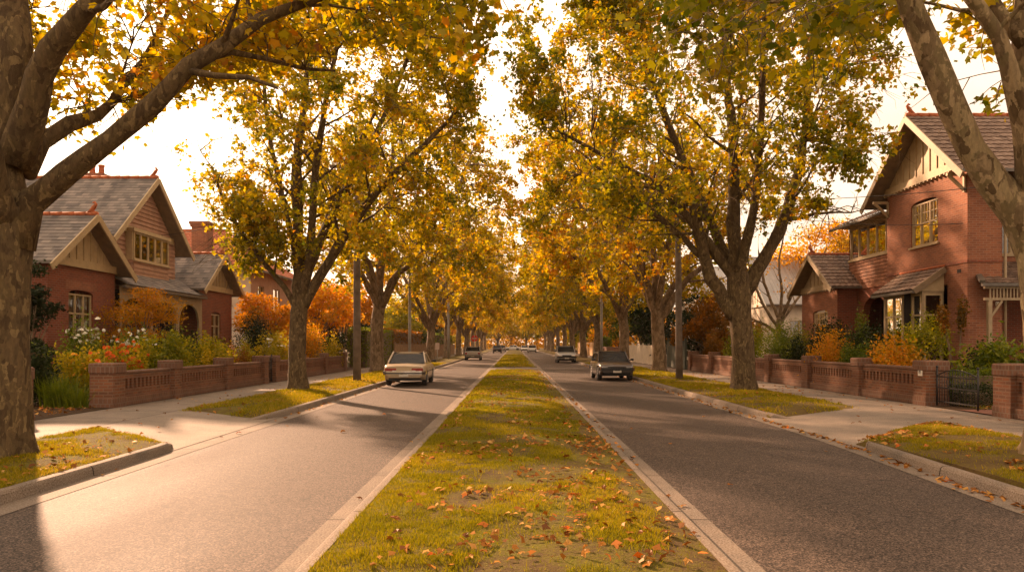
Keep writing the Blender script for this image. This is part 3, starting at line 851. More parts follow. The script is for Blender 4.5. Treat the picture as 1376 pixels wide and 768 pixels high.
# --- the big leaning-limbed tree beside the iron gate
t = Tree(202, leaf=.175, per=24, spacing=(.6, .42), lo=LEAF10, tone=(.42, .2), sub=.9, droop=.3,
         keep=lambda P, g: (P[:, 2] > 4.55 + .5 * np.sin(P[:, 0] * 1.7) + .9 * (P[:, 0] < 5.0)) & (vnoise(P[:, 0] * 1.0 + P[:, 1] + 9, P[:, 2] + P[:, 1] * .7 + 4, .7) > .40) & ~((np.abs(P[:, 0] - 5.45) < .55) & (P[:, 2] < 6.1)) & ~((P[:, 0] > 5.6) & (P[:, 2] < 5.9) & (g.random(len(P)) < .55)))
t.low = lambda p: p.z > 4.9 + (.9 if p.x < 5 else 0) and not (abs(p.x - 5.45) < .55 and p.z < 6.0) and not (p.x > 5.6 and p.z < 5.2)
t.add_trunk([(7.26, 10.25, .08), (7.24, 10.22, .9), (7.2, 10.2, 1.8), (7.12, 10.2, 2.7), (7.06, 10.2, 3.3)], [.34, .32, .31, .32, .31], .5, 26)
t.limb([(7.08, 10.2, 2.85)] + pp(10.2, (1352, 287), (1318, 246), (1290, 199), (1262, 140, 10.1), (1236, 80, 10.0), (1212, 20, 9.9), (1190, -45, 9.8), (1150, -160, 9.7), (1080, -270, 9.6)),
       [.27, .24, .215, .20, .185, .17, .15, .13, .10, .05], .55, L=(2.2, 1.2), wob=.04, n=18)
t.limb(pp(10.2, (1366, 270, 10.1), (1362, 215, 10.0), (1349, 130, 9.9), (1325, 50, 9.8), (1290, -2, 9.7), (1240, -70, 9.6), (1180, -140, 9.4)), [.15, .13, .115, .105, .09, .07, .04], .5, L=(2.0, 1.0), n=12)
t.limb(pp(10.2, (1375, 290), (1374, 180), (1366, 60, 10.3), (1368, -60, 10.5), (1350, -250, 10.9)), [.26, .21, .18, .15, .08], .5)
t.limb(pp(10.2, (1362, 62, 10.2), (1330, 20, 10.5), (1310, -20, 10.7), (1270, -100, 11.3)), [.1, .085, .07, .04], .3)
t.limb([(7.0, 10.2, 3.2), (7.9, 10.5, 4.9), (8.8, 11.0, 6.5), (9.4, 11.4, 8.2)], [.2, .16, .12, .05], .4)
t.limb([(6.9, 10.1, 3.4), (6.3, 9.0, 5.6), (5.6, 7.8, 7.3), (4.4, 7.0, 8.8)], [.18, .14, .1, .05], .5)
t.limb(pp(10.2, (1192, -40, 9.9), (1130, -20, 10.6), (1060, -2, 11.4), (990, 0, 12.2), (930, -20, 13)), [.08, .065, .05, .04, .02], .12, n=7, L=(1.5, .9), sub_up=0)
t.fill(boxpts(60, 4, (1.9, 5.3), (9.8, 13), (5.5, 7.4)), 3.8, .016)
t.fill(boxpts(34, 5, (5.6, 8.5), (9.4, 11.5), (4.7, 7.0)), 3.0, .014)
t.finish('plane_tree', 'sunlit blotched plane tree leaning its thick bare limb beside the brick gate pier', 'plane trees lining the street', (7.1, 10.25, .1), 'bark_sunlit').location.x += .16

# --- second row
def envelope(c, R, zmin, pw=2.0):
    c = np.array(c); R = np.array(R)
    def keep(P, g):
        q = (np.abs((P - c) / R) ** pw).sum(1)
        hole = vnoise(P[:, 0] * 1.0 + P[:, 2] * .6 + 20, P[:, 1] + P[:, 2] * .8 + 50, 1.15)
        return (hole > .33 + .1 * g.random(len(P))) & ~((q < .42) & (P[:, 2] < c[2] + 1.0) & (g.random(len(P)) < .72)) & (q < 1 + .18 * np.sin(P[:, 0] * 1.3 + P[:, 1]) + .12 * g.standard_normal(len(P))) & (P[:, 2] > zmin + .5 * np.sin(P[:, 0] * .9 + P[:, 1] * .7) + .35 * g.standard_normal(len(P)))
    return keep

t = Tree(303, leaf=.155, per=56, tone=(.47, .19), keep=envelope((-5.8, 25, 9.6), (5.2, 5.6, 7.2), 4.0))
t.add_trunk([(-7.3, 25, .08), (-7.3, 25, 1.2), (-7.26, 25, 2.4), (-7.2, 25, 3.2)], [.31, .28, .27, .28], .3)
t.limb([(-7.22, 25, 3.0), (-7.2, 25, 5.0), (-7.3, 24.9, 7.4), (-7.1, 25.2, 10), (-6.8, 25.3, 13)], [.24, .2, .16, .11, .05], .25)
t.limb([(-7.1, 25, 3.0), (-6.3, 24.9, 4.3), (-5.0, 24.7, 6.2), (-3.8, 24.6, 7.5), (-2.7, 24.5, 8.5), (-2.0, 24.4, 9.2)], [.2, .17, .14, .11, .08, .04], .3)
t.limb([(-7.3, 25, 2.9), (-7.7, 24.9, 3.6), (-8.6, 24.6, 4.8), (-9.4, 24.4, 6.1), (-9.8, 24.2, 7.4)], [.13, .1, .08, .06, .03], .25, L=(1.8, 1))
t.limb([(-7.15, 25, 3.1), (-6.7, 24.5, 5.0), (-6.3, 23.6, 7.2), (-5.6, 22.4, 9.4), (-4.8, 21.4, 11.5)], [.17, .14, .11, .08, .04], .3)
t.limb([(-7.2, 25, 3.2), (-6.8, 26.1, 5.4), (-6.2, 27.2, 8.0), (-5.2, 28.2, 10.6)], [.17, .13, .1, .05], .3)
t.limb([(-7.1, 25, 3.9), (-6.0, 25.2, 6.4), (-4.6, 25.5, 9.2), (-3.4, 25.6, 12.2)], [.15, .12, .09, .05], .3)
t.limb([(-7.25, 25, 4.4), (-7.9, 25.3, 6.8), (-8.5, 25.6, 9.4), (-8.7, 25.8, 12)], [.12, .1, .07, .04], .3)
t.fill(ell((-5.5, 25, 9.6), (4.9, 5.4, 6.6), 270, 31, 4.6), 4.5)
t.fill(boxpts(64, 33, (-10.4, -7.6), (23.8, 26), (4.2, 7.6)), 4.0, .014)
t.finish('plane_tree', 'olive gold plane tree before the brick fence, slender fork low, beside the bright grass patch', 'plane trees lining the street', (-7.3, 25, .1))

t = Tree(404, leaf=.155, per=56, tone=(.47, .21), keep=envelope((6.0, 25, 10.6), (6.5, 6, 7.4), 5.5, 2.8))
t.add_trunk([(7.72, 25, .08), (7.68, 25, 1.2), (7.6, 25, 2.4), (7.55, 25, 3.3), (7.5, 25, 4.1)], [.41, .37, .36, .39, .33], .38, 22)
t.limb([(7.4, 25, 2.6), (6.6, 24.9, 3.9), (6.1, 24.8, 5.6), (5.8, 24.6, 7.2), (5.0, 24.4, 9.0), (4.2, 24.2, 11)], [.24, .21, .19, .15, .11, .05], .3)
t.limb([(7.5, 25, 3.8), (7.35, 25, 5.8), (7.4, 25.1, 8.2), (7.2, 25.3, 11), (7.0, 25.3, 14)], [.27, .22, .17, .12, .05], .25)
t.limb([(7.7, 25, 3.4), (8.4, 25, 4.6), (9.2, 25.1, 6.2), (9.75, 25.2, 8.2), (10.0, 25.3, 10.3), (10.2, 25.3, 12.4)], [.27, .23, .19, .15, .1, .05], .3)
t.limb([(7.4, 25, 3.9), (6.3, 24.9, 5.3), (4.9, 24.7, 6.8), (3.3, 24.5, 7.7), (1.6, 24.4, 8.6)], [.18, .15, .11, .08, .04], .25)
t.limb([(7.5, 24.9, 4.0), (7.7, 23.9, 6.2), (7.5, 22.6, 8.6), (7.2, 21.4, 11)], [.18, .14, .1, .05], .3)
t.limb([(7.5, 25.1, 3.9), (6.9, 26.4, 6.2), (6.2, 27.7, 8.8), (5.6, 28.8, 11.4)], [.18, .14, .1, .05], .3)
t.limb([(7.6, 25, 4.2), (8.3, 25.5, 6.8), (8.6, 26, 9.4), (8.7, 26.2, 12.4)], [.15, .12, .09, .05], .3)
t.limb([(6.4, 24.9, 4.5), (5.0, 25.4, 6.0), (3.6, 25.8, 7.2), (2.4, 26.2, 8.4)], [.12, .1, .07, .04], .25)
kp = t.keep; t.keep = lambda P, g: kp(P, g) & (P[:, 0] < 9.3 + (P[:, 2] - 5.0) * .6 + .3 * np.sin(P[:, 2] * 2))
t.fill(ell((6.0, 25, 10.2), (6.4, 5.8, 6.6), 430, 41, 5.0, 2.8), 5.5)
t.finish('plane_tree', 'stout golden plane tree forking into thick limbs in front of the slotted brick fence', 'plane trees lining the street', (7.7, 25, .1))

# --- the avenue beyond: three grown kinds, copied and turned
def avenue_tree(seed, fork, nl, lean, Rx, H, tone, leaf=.21, per=40):
    r = random.Random(seed)
    t = Tree(seed, leaf=leaf, per=per, tone=tone, spacing=(.6, .42), keep=envelope((lean, 0, H * .62), (Rx, Rx * 1.05, H * .46), 4.2 + .4 * r.random()))
    r0 = .40
    P, R = t.add_trunk([(0, 0, 0), (.05 * r.uniform(-1, 1), .05, fork * .4), (.1 * r.uniform(-1, 1), .06, fork * .8), (.1, .05, fork + .5)], [r0 * 1.05, r0 * .92, r0 * .88, r0 * .85], .4, 16)
    top = P[-1]
    a0 = r.random() * 6
    for i in range(nl):
        a = a0 + 2 * PI * i / nl + r.uniform(-.35, .35)
        out = Rx * r.uniform(.5, .85); hz = H * r.uniform(.72, .95)
        dx, dy = math.cos(a), math.sin(a)
        s = r.uniform(.3, .5)
        st = top + Vector((dx * .12, dy * .12, r.uniform(-.7, -.1)))
        pts = [st, (st.x + dx * out * .22, st.y + dy * out * .22, st.z + (hz - st.z) * .22), (st.x + dx * out * .5, st.y + dy * out * .5, st.z + (hz - st.z) * s),
               (st.x + dx * out * .78 + lean * .4, st.y + dy * out * .78, st.z + (hz - st.z) * (s + .27)), (st.x + dx * out + lean * .7, st.y + dy * out, hz)]
        t.limb(pts, [r0 * .52, r0 * .44, r0 * .34, r0 * .22, .05], .25, n=9)
    t.limb([top, (top.x + .2, top.y, top.z + H * .2), (top.x + lean * .4, top.y + .3, H * .72), (lean * .6, .2, H * .95)], [r0 * .6, r0 * .45, r0 * .28, .05], .25, n=9)
    t.fill(ell((lean, 0, H * .6), (Rx, Rx, H * .42), 280, seed, 4.6), 5, .026)
    return t
protos = []
for seed, fork, nl, lean, Rx, H, tone in ((511, 3.4, 6, 1.6, 7.0, 15.4, (.50, .17)), (522, 3.0, 6, 1.8, 7.2, 14.8, (.56, .18)), (533, 3.8, 6, 1.5, 6.6, 16, (.46, .17))):
    protos.append(avenue_tree(seed, fork, nl, lean, Rx, H, tone).finish('plane_tree', 'x', 'plane trees lining the street', (0, 0, 0), 'bark_dull'))
FAR = 'slim far plane tree of the avenue, one of the many beyond the parked cars'
spots = [  # x, y, kind, scale, label
    (-8.0, 43.6, 0, 1.0, 'plane tree standing just behind the parked beige sedan, fork at hedge height'),
    (-7.6, 67.6, 1, .98, 'plane tree between the small pink sign and the beige sedan'),
    (-7.5, 83, 2, .95, 'dark trunked plane tree beside the pale slim pole near the silver hatchback'),
    (8.4, 43.3, 1, 1.0, 'plane tree right behind the timber power pole opposite the cream palings'),
    (8.0, 54.5, 0, 1.0, 'plane tree rising behind the roof of the dark brown sedan beside cream palings'),
    (7.9, 71, 2, .95, 'plane tree beside the thin steel pole behind the dark brown sedan'),
    (7.9, 85, 1, .95, 'plane tree standing just behind the light grey wagon'),
]
for i, y in enumerate((99, 114, 132, 150, 168, 186)): spots.append((-7.4, y, i % 3, .95, FAR))
for i, y in enumerate((100, 115, 133, 151, 169, 187)): spots.append((7.8, y, (i + 1) % 3, .95, FAR))
rr = random.Random(5)
used = set()
for i, (x, y, k, s, lab) in enumerate(spots):
    o = protos[k] if k not in used else copy_tree(protos[k])
    used.add(k)
    o.location = (x, y, .1)
    o.rotation_euler = (0, 0, (0 if x < 0 else PI) + rr.uniform(-.5, .5))
    sc = s * rr.uniform(.95, 1.05); o.scale = (sc, sc * rr.uniform(.95, 1.05), sc)
    tag(o, lab, 'tree', 'plane trees lining the street')
# trees closing the far end of the street
END = 'far orange and gold tree closing the end of the street'
for i, (x, y, s) in enumerate(((-13, 214, .9), (-5, 222, 1.0), (3.5, 216, .85), (11, 224, 1.0), (-22, 226, 1.1), (22, 228, 1.1), (-1, 250, 1.2), (30, 240, 1.2), (-32, 240, 1.2), (8, 260, 1.3), (-12, 262, 1.3))):
    o = copy_tree(protos[i % 3]); o.location = (x, y, 0); o.rotation_euler = (0, 0, rr.uniform(0, 6)); o.scale = (s, s, s * .8)
    tag(o, END, 'tree', 'trees closing the end of the street')

# --- garden trees with their own kind of crown
def garden_tree(seed, base, H, R, zlow, label, name='garden_tree', mat='leaf_gold', n=5200, leaf=.16, tone=(.5, .2), bark='bark_dull', r0=.14, lump=7, group=None, fill=1.0, shape=None, squash=1.0):
    """trunk, a few limbs and a crown of leaves in uneven lobes"""
    r = random.Random(seed); g = np.random.default_rng(seed)
    t = thing(name, label, 'tree', base, group)
    mb = MB(); bx, by, bz = base
    fz = bz + zlow * .75
    mb.tube([(bx, by, bz - .05), (bx + r.uniform(-.1, .1), by, bz + zlow * .4), (bx + r.uniform(-.15, .15), by, fz)], [r0 * 1.3, r0, r0 * .9], 10)
    mb.build('trunk', M[bark], t)
    lobes = []
    lump = int(lump * 2.2)
    for i in range(lump):
        a = 2.4 * i + r.uniform(-.4, .4); q = r.uniform(.15, .85) * R
        z = bz + zlow + (H - zlow) * r.uniform(.12, .92 - .35 * q / R)
        lobes.append((bx + math.cos(a) * q, by + math.sin(a) * q, z, R * r.uniform(.2, .4)))
    lobes.append((bx + .1 * R, by, bz + H - R * .4, R * .4)); lobes.append((bx, by, bz + (zlow + H) / 2, R * .5))
    br = MB()
    for x, y, z, q in lobes:
        br.tube([(bx, by, fz - .15), ((bx * .6 + x * .4), (by * .6 + y * .4), (fz * .45 + z * .55)), (x, y, z)], [r0 * .6, r0 * .35, r0 * .12], 6, False)
        for k in range(4):
            e = Vector((x, y, z)) + Vector((r.gauss(0, 1), r.gauss(0, 1), r.gauss(.2, .8))).normalized() * q * .9
            br.tube([(x, y, z), tuple(Vector((x, y, z)).lerp(e, .5)), tuple(e)], [r0 * .14, r0 * .1, r0 * .04], 4, False)
    br.build('limb', M[bark], t)
    P = []; T = []
    for x, y, z, q in lobes:
        m = int(n * (q / R) ** 2 / sum((l[3] / R) ** 2 for l in lobes))
        d = g.standard_normal((m, 3)); d /= np.linalg.norm(d, axis=1, keepdims=True)
        rad = q * (g.random(m) ** .45) * (.82 + .36 * vnoise(d[:, 0] * 3 + x, d[:, 2] * 3 + y, .8)) 
        rad = np.where(g.random(m) < .12, rad * (1 + .6 * g.random(m)), rad)
        p = np.array([x, y, z]) + d * rad[:, None] * np.array([1, 1, .62 * squash])
        P.append(p); T.append(np.full(m, tone[0] + .4 * tone[1] * g.standard_normal()) + tone[1] * .7 * g.standard_normal(m))
    P = np.concatenate(P); T = np.concatenate(T); k = g.random(len(P)) < fill
    P, T = P[k], T[k]
    P[:, 2] = np.maximum(P[:, 2], bz + .15 + .3 * g.random(len(P)))
    leafcloud('crown', P, leaf, np.clip(T, 0, 1), M[mat], LEAF6 if shape is None else shape, t, up=.5, seed=seed, droop=.3)
    return t

garden_tree(601, (-13.5, 27.0, .14), 4.05, 1.85, 1.1, 'orange feathery maple in front of the verandah arch', 'maple_tree', 'leaf_orange', 7600, .10, (.45, .22), r0=.07, lump=9, shape=LEAFLONG, squash=.75)
garden_tree(602, (-13.8, 40.5, .14), 4.6, 2.1, 1.2, 'red orange maple beyond the brick wing with the small tall window', 'maple_tree', 'leaf_orange', 6000, .15, (.55, .2), r0=.09, lump=8)
garden_tree(603, (-13.0, 49, .14), 6.4, 3.2, 1.6, 'broad gold and orange garden tree between the first and second street trunks', 'garden_tree', 'leaf_gold', 6500, .2, (.62, .22), r0=.13, lump=9)
garden_tree(604, (-14.8, 64, .14), 7.5, 3.6, 1.8, 'orange garden tree behind the clipped green hedge', 'garden_tree', 'leaf_orange', 5000, .26, (.5, .22), r0=.14)
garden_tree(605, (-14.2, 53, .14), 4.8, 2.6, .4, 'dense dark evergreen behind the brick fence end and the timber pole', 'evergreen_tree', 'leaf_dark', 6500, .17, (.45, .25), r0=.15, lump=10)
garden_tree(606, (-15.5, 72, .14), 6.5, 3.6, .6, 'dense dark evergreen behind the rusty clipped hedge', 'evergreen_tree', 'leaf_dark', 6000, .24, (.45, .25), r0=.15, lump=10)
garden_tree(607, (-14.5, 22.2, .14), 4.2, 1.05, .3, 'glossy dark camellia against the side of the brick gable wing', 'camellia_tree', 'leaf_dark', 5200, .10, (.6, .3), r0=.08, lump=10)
garden_tree(608, (23.5, 56, .14), 11.6, 4.6, 3.0, 'tall golden tree rising behind the small tiled gable', 'garden_tree', 'leaf_gold', 9000, .22, (.42, .2), r0=.2, lump=11)
garden_tree(609, (12.6, 47, .14), 5.2, 2.6, 1.2, 'rusty orange garden tree behind the far end of the slotted fence', 'garden_tree', 'leaf_rust', 6000, .18, (.6, .25), r0=.1, lump=9)
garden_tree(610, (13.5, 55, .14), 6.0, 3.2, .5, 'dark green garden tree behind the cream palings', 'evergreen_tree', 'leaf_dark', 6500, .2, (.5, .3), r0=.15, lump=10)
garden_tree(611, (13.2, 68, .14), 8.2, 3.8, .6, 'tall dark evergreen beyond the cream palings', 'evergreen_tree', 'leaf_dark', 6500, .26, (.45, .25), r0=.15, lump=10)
garden_tree(612, (14.5, 84, .14), 9, 4.2, .6, 'dark evergreen mass behind the tan timber fence', 'evergreen_tree', 'leaf_green', 5500, .3, (.3, .25), r0=.15, lump=10)
garden_tree(613, (-14.5, 90, .14), 8, 4.2, .8, 'green garden tree behind the timber paling fence', 'garden_tree', 'leaf_olive', 5500, .3, (.4, .25), r0=.15, lump=10)
BG = 'far garden tree seen only between the avenue trunks'
for i, (x, y, mt) in enumerate(((-15, 110, 'leaf_dark'), (-16, 130, 'leaf_gold'), (15, 104, 'leaf_gold'), (15, 124, 'leaf_dark'), (-15, 152, 'leaf_olive'), (15, 148, 'leaf_olive'), (-16, 176, 'leaf_gold'), (16, 172, 'leaf_gold'))):
    garden_tree(640 + i, (x, y, .14), 9, 5, .6, BG, 'garden_tree', mt, 3600, .42, (.5, .25), r0=.2, lump=9, group='far garden trees')
garden_tree(660, (-27, 66, .14), 9.5, 5, 1, 'broad olive tree behind the red tiled house', 'garden_tree', 'leaf_olive', 5000, .34, (.5, .25), r0=.2, lump=9)
garden_tree(661, (27, 84, .14), 10.5, 5.5, 1, 'amber tree behind the grey roofed cottage', 'garden_tree', 'leaf_gold', 5000, .36, (.5, .25), r0=.2, lump=9)

# half bare tree in the garden before the small tiled gable
t = Tree(707, leaf=.13, per=7, spacing=(.7, .6), tone=(.75, .15), sub=.75, mat='leaf_gold')
t.add_trunk([(14.9, 42, .1), (14.95, 42, 1.2), (14.9, 42, 2.3), (14.95, 42, 3.2)], [.2, .17, .16, .15], .3, 12)
for pts in ([(14.95, 42, 3.0), (15.1, 42, 4.6), (15.0, 42.1, 6.4), (15.3, 42, 8.2)], [(14.9, 42, 2.6), (14.0, 41.8, 3.9), (13.3, 41.6, 5.4), (12.9, 41.5, 7.0)],
            [(14.95, 42, 2.8), (16.0, 42.2, 4.2), (17.0, 42.3, 5.6), (17.8, 42.4, 7.2)], [(14.9, 42, 2.3), (13.9, 42.3, 3.0), (12.9, 42.6, 3.4), (12.1, 42.8, 4.0)],
            [(15, 42, 3.1), (15.7, 41.2, 5.0), (16.2, 40.6, 6.8)], [(14.9, 42, 3.2), (14.4, 42.8, 5.2), (14.2, 43.3, 7.2)]):
    t.limb(pts, [.1, .08, .055, .025], .3, n=7, L=(1.8, .9), wob=.2)
t.finish('garden_tree', 'half bare spreading tree with few yellow leaves beside the small tiled gable', None, (14.9, 42, .1), 'bark_dull')

# the wood far beyond the end of the street: one mass
g = np.random.default_rng(77); n = 34000
x = g.uniform(-95, 95, n); y = g.uniform(232, 275, n); hgt = 9 + 8 * vnoise(x, y, 13.0)
P = np.stack([x, y, .3 + hgt * g.random(n) ** 1.15], 1)
tag(leafcloud('far_woods', P, .95, np.clip(.34 + .8 * (vnoise(x + 7, y, 9.0) - .5) + .12 * g.standard_normal(n), 0, 1), M['leaf_gold'], LEAF6, None, .4, 78), kind='stuff')
# ------------------------------------------------------------------ house pieces
def wpt(axis, c, a, z): return (c, a, z) if axis == 'x' else (a, c, z)

def wall(name, parent, mat, axis, c, out, a0, a1, z0, z1, holes=(), depth=.16):
    """one wall face with real openings: hole = (a0, a1, z0, z1, rise of the arch)"""
    m = MB(); br = {a0, a1}
    for h in holes:
        br |= {h[0], h[1]}
        if h[4] > 0:
            for k in range(1, 12): br.add(h[0] + (h[1] - h[0]) * k / 12)
    br = sorted(br)
    def top(h, a):
        if h[4] <= 0: return h[3]
        u = (a - (h[0] + h[1]) / 2) / ((h[1] - h[0]) / 2)
        return h[3] - h[4] + h[4] * math.sqrt(max(0, 1 - u * u))
    q = lambda a, z, d=0: wpt(axis, c - out * d, a, z)
    for u, v in zip(br, br[1:]):
        hs = sorted([h for h in holes if h[0] <= u + 1e-6 and h[1] >= v - 1e-6], key=lambda h: h[2])
        lo = (z0, z0)
        for h in hs:
            if h[2] > lo[0] + 1e-4: m.quad(q(u, lo[0]), q(v, lo[1]), q(v, h[2]), q(u, h[2]))
            lo = (top(h, u), top(h, v))
            m.quad(q(u, lo[0]), q(v, lo[1]), q(v, lo[1], depth), q(u, lo[0], depth))
        m.quad(q(u, lo[0]), q(v, lo[1]), q(v, z1), q(u, z1))
    for h in holes:
        for a in (h[0], h[1]): m.quad(q(a, h[2]), q(a, top(h, a)), q(a, top(h, a), depth), q(a, h[2], depth))
        if h[2] > z0 + 1e-4: m.quad(q(h[0], h[2]), q(h[1], h[2]), q(h[1], h[2], depth), q(h[0], h[2], depth))
    return m.build(name, mat, parent)

def abox(m, axis, c0, c1, a0, a1, z0, z1, bev=0):
    if axis == 'x': m.box(c0, c1, a0, a1, z0, z1, bev)
    else: m.box(a0, a1, c0, c1, z0, z1, bev)

def window(parent, axis, c, out, a0, a1, z0, z1, cols=2, transom=None, top_grid=0, fr='cream', sill=True, set_in=.06, fw=.06, curtain=.35, seed=1):
    """frame with mullions > pane, sill, curtain"""
    r = random.Random(seed)
    m = MB(); e = .003
    f0, f1 = c - out * set_in, c - out * (set_in + .07)
    zt = z1 if transom is None else transom
    w = fw
    abox(m, axis, f0, f1, a0 + e, a0 + w, z0 + e, z1 - e); abox(m, axis, f0, f1, a1 - w, a1 - e, z0 + e, z1 - e)
    f0b, f1b = c - out * (set_in + .004), c - out * (set_in + .066)
    abox(m, axis, f0b, f1b, a0 + w, a1 - w, z0 + e, z0 + w); abox(m, axis, f0b, f1b, a0 + w, a1 - w, z1 - w, z1 - e)
    cw = (a1 - a0) / cols
    for k in range(1, cols): abox(m, axis, f0 - out * .002, f1, a0 + cw * k - w * .55, a0 + cw * k + w * .55, z0 + w, z1 - w)
    if transom is not None: abox(m, axis, f0 - out * .009, f1, a0 + w, a1 - w, zt - w * .5, zt + w * .5)
    if top_grid:
        for k in range(cols):
            for g in range(1, top_grid):
                a = a0 + cw * k + cw * g / top_grid
                abox(m, axis, f0 - out * .018, f1 + out * .02, a - .012, a + .012, zt, z1 - w)
            zz = (zt + z1) / 2
            abox(m, axis, f0 - out * .021, f1 + out * .02, a0 + cw * k + w * .5, a0 + cw * (k + 1) - w * .5, zz - .012, zz + .012)
    # inner sash lines, one a light
    for k in range(cols):
        x0, x1 = a0 + cw * k + w * .6, a0 + cw * (k + 1) - w * .6
        abox(m, axis, f0 - out * .026, f1 + out * .012, x0, x0 + .035, z0 + w, zt - w * .5)
        abox(m, axis, f0 - out * .026, f1 + out * .012, x1 - .035, x1, z0 + w, zt - w * .5)
    F = m.build('window', M[fr], parent)
    p = MB(); cc = c - out * (set_in + .045)
    p.quad(wpt(axis, cc, a0 + w * .5, z0 + w * .5), wpt(axis, cc, a1 - w * .5, z0 + w * .5), wpt(axis, cc, a1 - w * .5, z1 - w * .5), wpt(axis, cc, a0 + w * .5, z1 - w * .5))
    p.build('pane', M['window_glass'], F)
    if curtain > 0:
        k = MB(); d = c - out * (set_in + .17)
        for s in (0, 1):
            wd = (a1 - a0) * curtain * r.uniform(.8, 1.1); n = 14
            pts = [((a0 + wd * i / n) if s == 0 else (a1 - wd * i / n), d + .03 * math.sin(i * 1.9)) for i in range(n + 1)]
            for (aa, ca), (ab, cb) in zip(pts, pts[1:]): k.quad(wpt(axis, ca, aa, z0), wpt(axis, cb, ab, z0), wpt(axis, cb, ab, z1), wpt(axis, ca, aa, z1))
        k.build('curtain', M['curtain'], F)
    b = MB(); d = c - out * (set_in + .75)       # near-black sheet painting in the darkness of the unlit room
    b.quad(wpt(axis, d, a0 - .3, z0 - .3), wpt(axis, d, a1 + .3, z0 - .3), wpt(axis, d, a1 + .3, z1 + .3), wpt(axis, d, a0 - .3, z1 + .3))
    b.build('unlit_room', M['interior_shade'], F)
    if sill:
        s = MB(); abox(s, axis, c + out * .06, c - out * set_in, a0 - .06, a1 + .06, z0 - .07, z0 - .004)
        s.build('sill', M[fr], F)
    return F

def slope(m, O, U, V, L, S, rh, kind, trim=None):
    """one roof slope laid in real courses. O top corner, U along the ridge, V down the slope"""
    O = Vector(O); U = Vector(U).normalized(); V = Vector(V).normalized(); Nn = U.cross(V)
    if Nn.z < 0: Nn = -Nn
    rows = max(1, round(S / rh)); rh = S / rows
    lift = .028 if kind == 'tile' else .013
    if kind == 'iron': lift = .002
    per = .26 if kind == 'tile' else .09
    for k in range(rows):
        t = trim(k * rh, (k + 1) * rh) if trim else ((0, L), (0, L))
        (a0, a1), (b0, b1) = t
        n = 1
        if kind == 'tile': n = max(2, int((b1 - b0) / per) * 4)
        elif kind == 'iron': n = max(2, int((b1 - b0) / per) * 2)
        top = []; bot = []
        for i in range(n + 1):
            f = i / n; ua = a0 + (a1 - a0) * f; ub = b0 + (b1 - b0) * f
            w = 0
            if kind == 'tile': w = (0, .022, .03, .022)[i % 4]
            elif kind == 'iron': w = (0, .018)[i % 2]
            top.append((O + U * ua + V * (k * rh) + Nn * (w * (1 if kind == 'iron' else .8)), ua)); bot.append((O + U * ub + V * ((k + 1) * rh + .012) + Nn * (lift + w), ub))
        for i in range(n):
            m.add([top[i][0], top[i + 1][0], bot[i + 1][0], bot[i][0]], [(0, 1, 2, 3)],
                  uvs=[[(top[i][1], k * rh), (top[i + 1][1], k * rh), (bot[i + 1][1], (k + 1) * rh - .001), (bot[i][1], (k + 1) * rh - .001)]])
        for i in range(n):   # the drop of the course edge
            p, q = bot[i][0], bot[i + 1][0]
            m.add([p, q, q - Nn * (lift * .95), p - Nn * (lift * .95)], [(0, 1, 2, 3)], uvs=[[(bot[i][1], 0), (bot[i + 1][1], 0), (bot[i + 1][1], .02), (bot[i][1], .02)]])

def gable_roof(parent, xa, xb, yc, hw, ze, zr, mat, kind='slate', rh=.22, ridge='terracotta', finial=True, barge='cream', soffit=True, out=1, ridge_r=.07):
    """ridge runs along x from the front xa to the back xb; hw is the half width at the eaves"""
    m = MB(); L = abs(xb - xa); sx = 1 if xb > xa else -1
    for s in (-1, 1):
        V = Vector((0, s * hw, ze - zr)); S = V.length
        slope(m, (xa, yc, zr), (sx, 0, 0), V, L, S, rh, kind)
    R = m.build('roof', M[mat], parent)
    u = MB()
    for s in (-1, 1):
        d = .06
        u.quad((xa, yc, zr - d), (xb, yc, zr - d), (xb, yc + s * hw, ze - d), (xa, yc + s * hw, ze - d))
    u.build('soffit', M['soffit'], R)
    g = MB()
    for s in (-1, 1):
        g.bar((xa, yc + s * (hw + .05), ze - .04), (xb, yc + s * (hw + .05), ze - .04), .11, .10)
    g.build('gutter', M['gutter_metal'], R)
    c = MB()
    n = int(L / .4)
    for i in range(n):
        x0 = xa + sx * (L * i / n); x1 = xa + sx * (L * (i + 1) / n)
        c.tube([(x0, yc, zr + .02), (x1, yc, zr + .02)], [ridge_r + .012, ridge_r], 8)
    c.build('ridge_cap', M[ridge], R)
    # barge boards along both rakes, in front of the tiles
    b = MB(); f = xa - sx * .03
    for s in (-1, 1):
        p0 = Vector((f, yc, zr - .10)); p1 = Vector((f, yc + s * (hw + .12), ze - .10 - .12 * (zr - ze) / hw))
        b.bar(p0 if s > 0 else p0 + Vector((-sx * .004, 0, 0)), p1, .05, .22, up=(0, 0, 1))
    b.build('bargeboard', M[barge], R)
    if finial:
        t = MB(); x = xa + sx * .12
        t.box(x - .06, x + .06, yc - .07, yc + .07, zr + .04, zr + .12)
        t.tube([(x + sx * .22, yc, zr + .08), (x + sx * .08, yc, zr + .16), (x, yc, zr + .27), (x - sx * .07, yc, zr + .37), (x - sx * .02, yc, zr + .43), (x + sx * .05, yc, zr + .42)], [.03, .07, .075, .05, .045, .02], 8)
        t.build('finial', M[ridge], R)
    return R

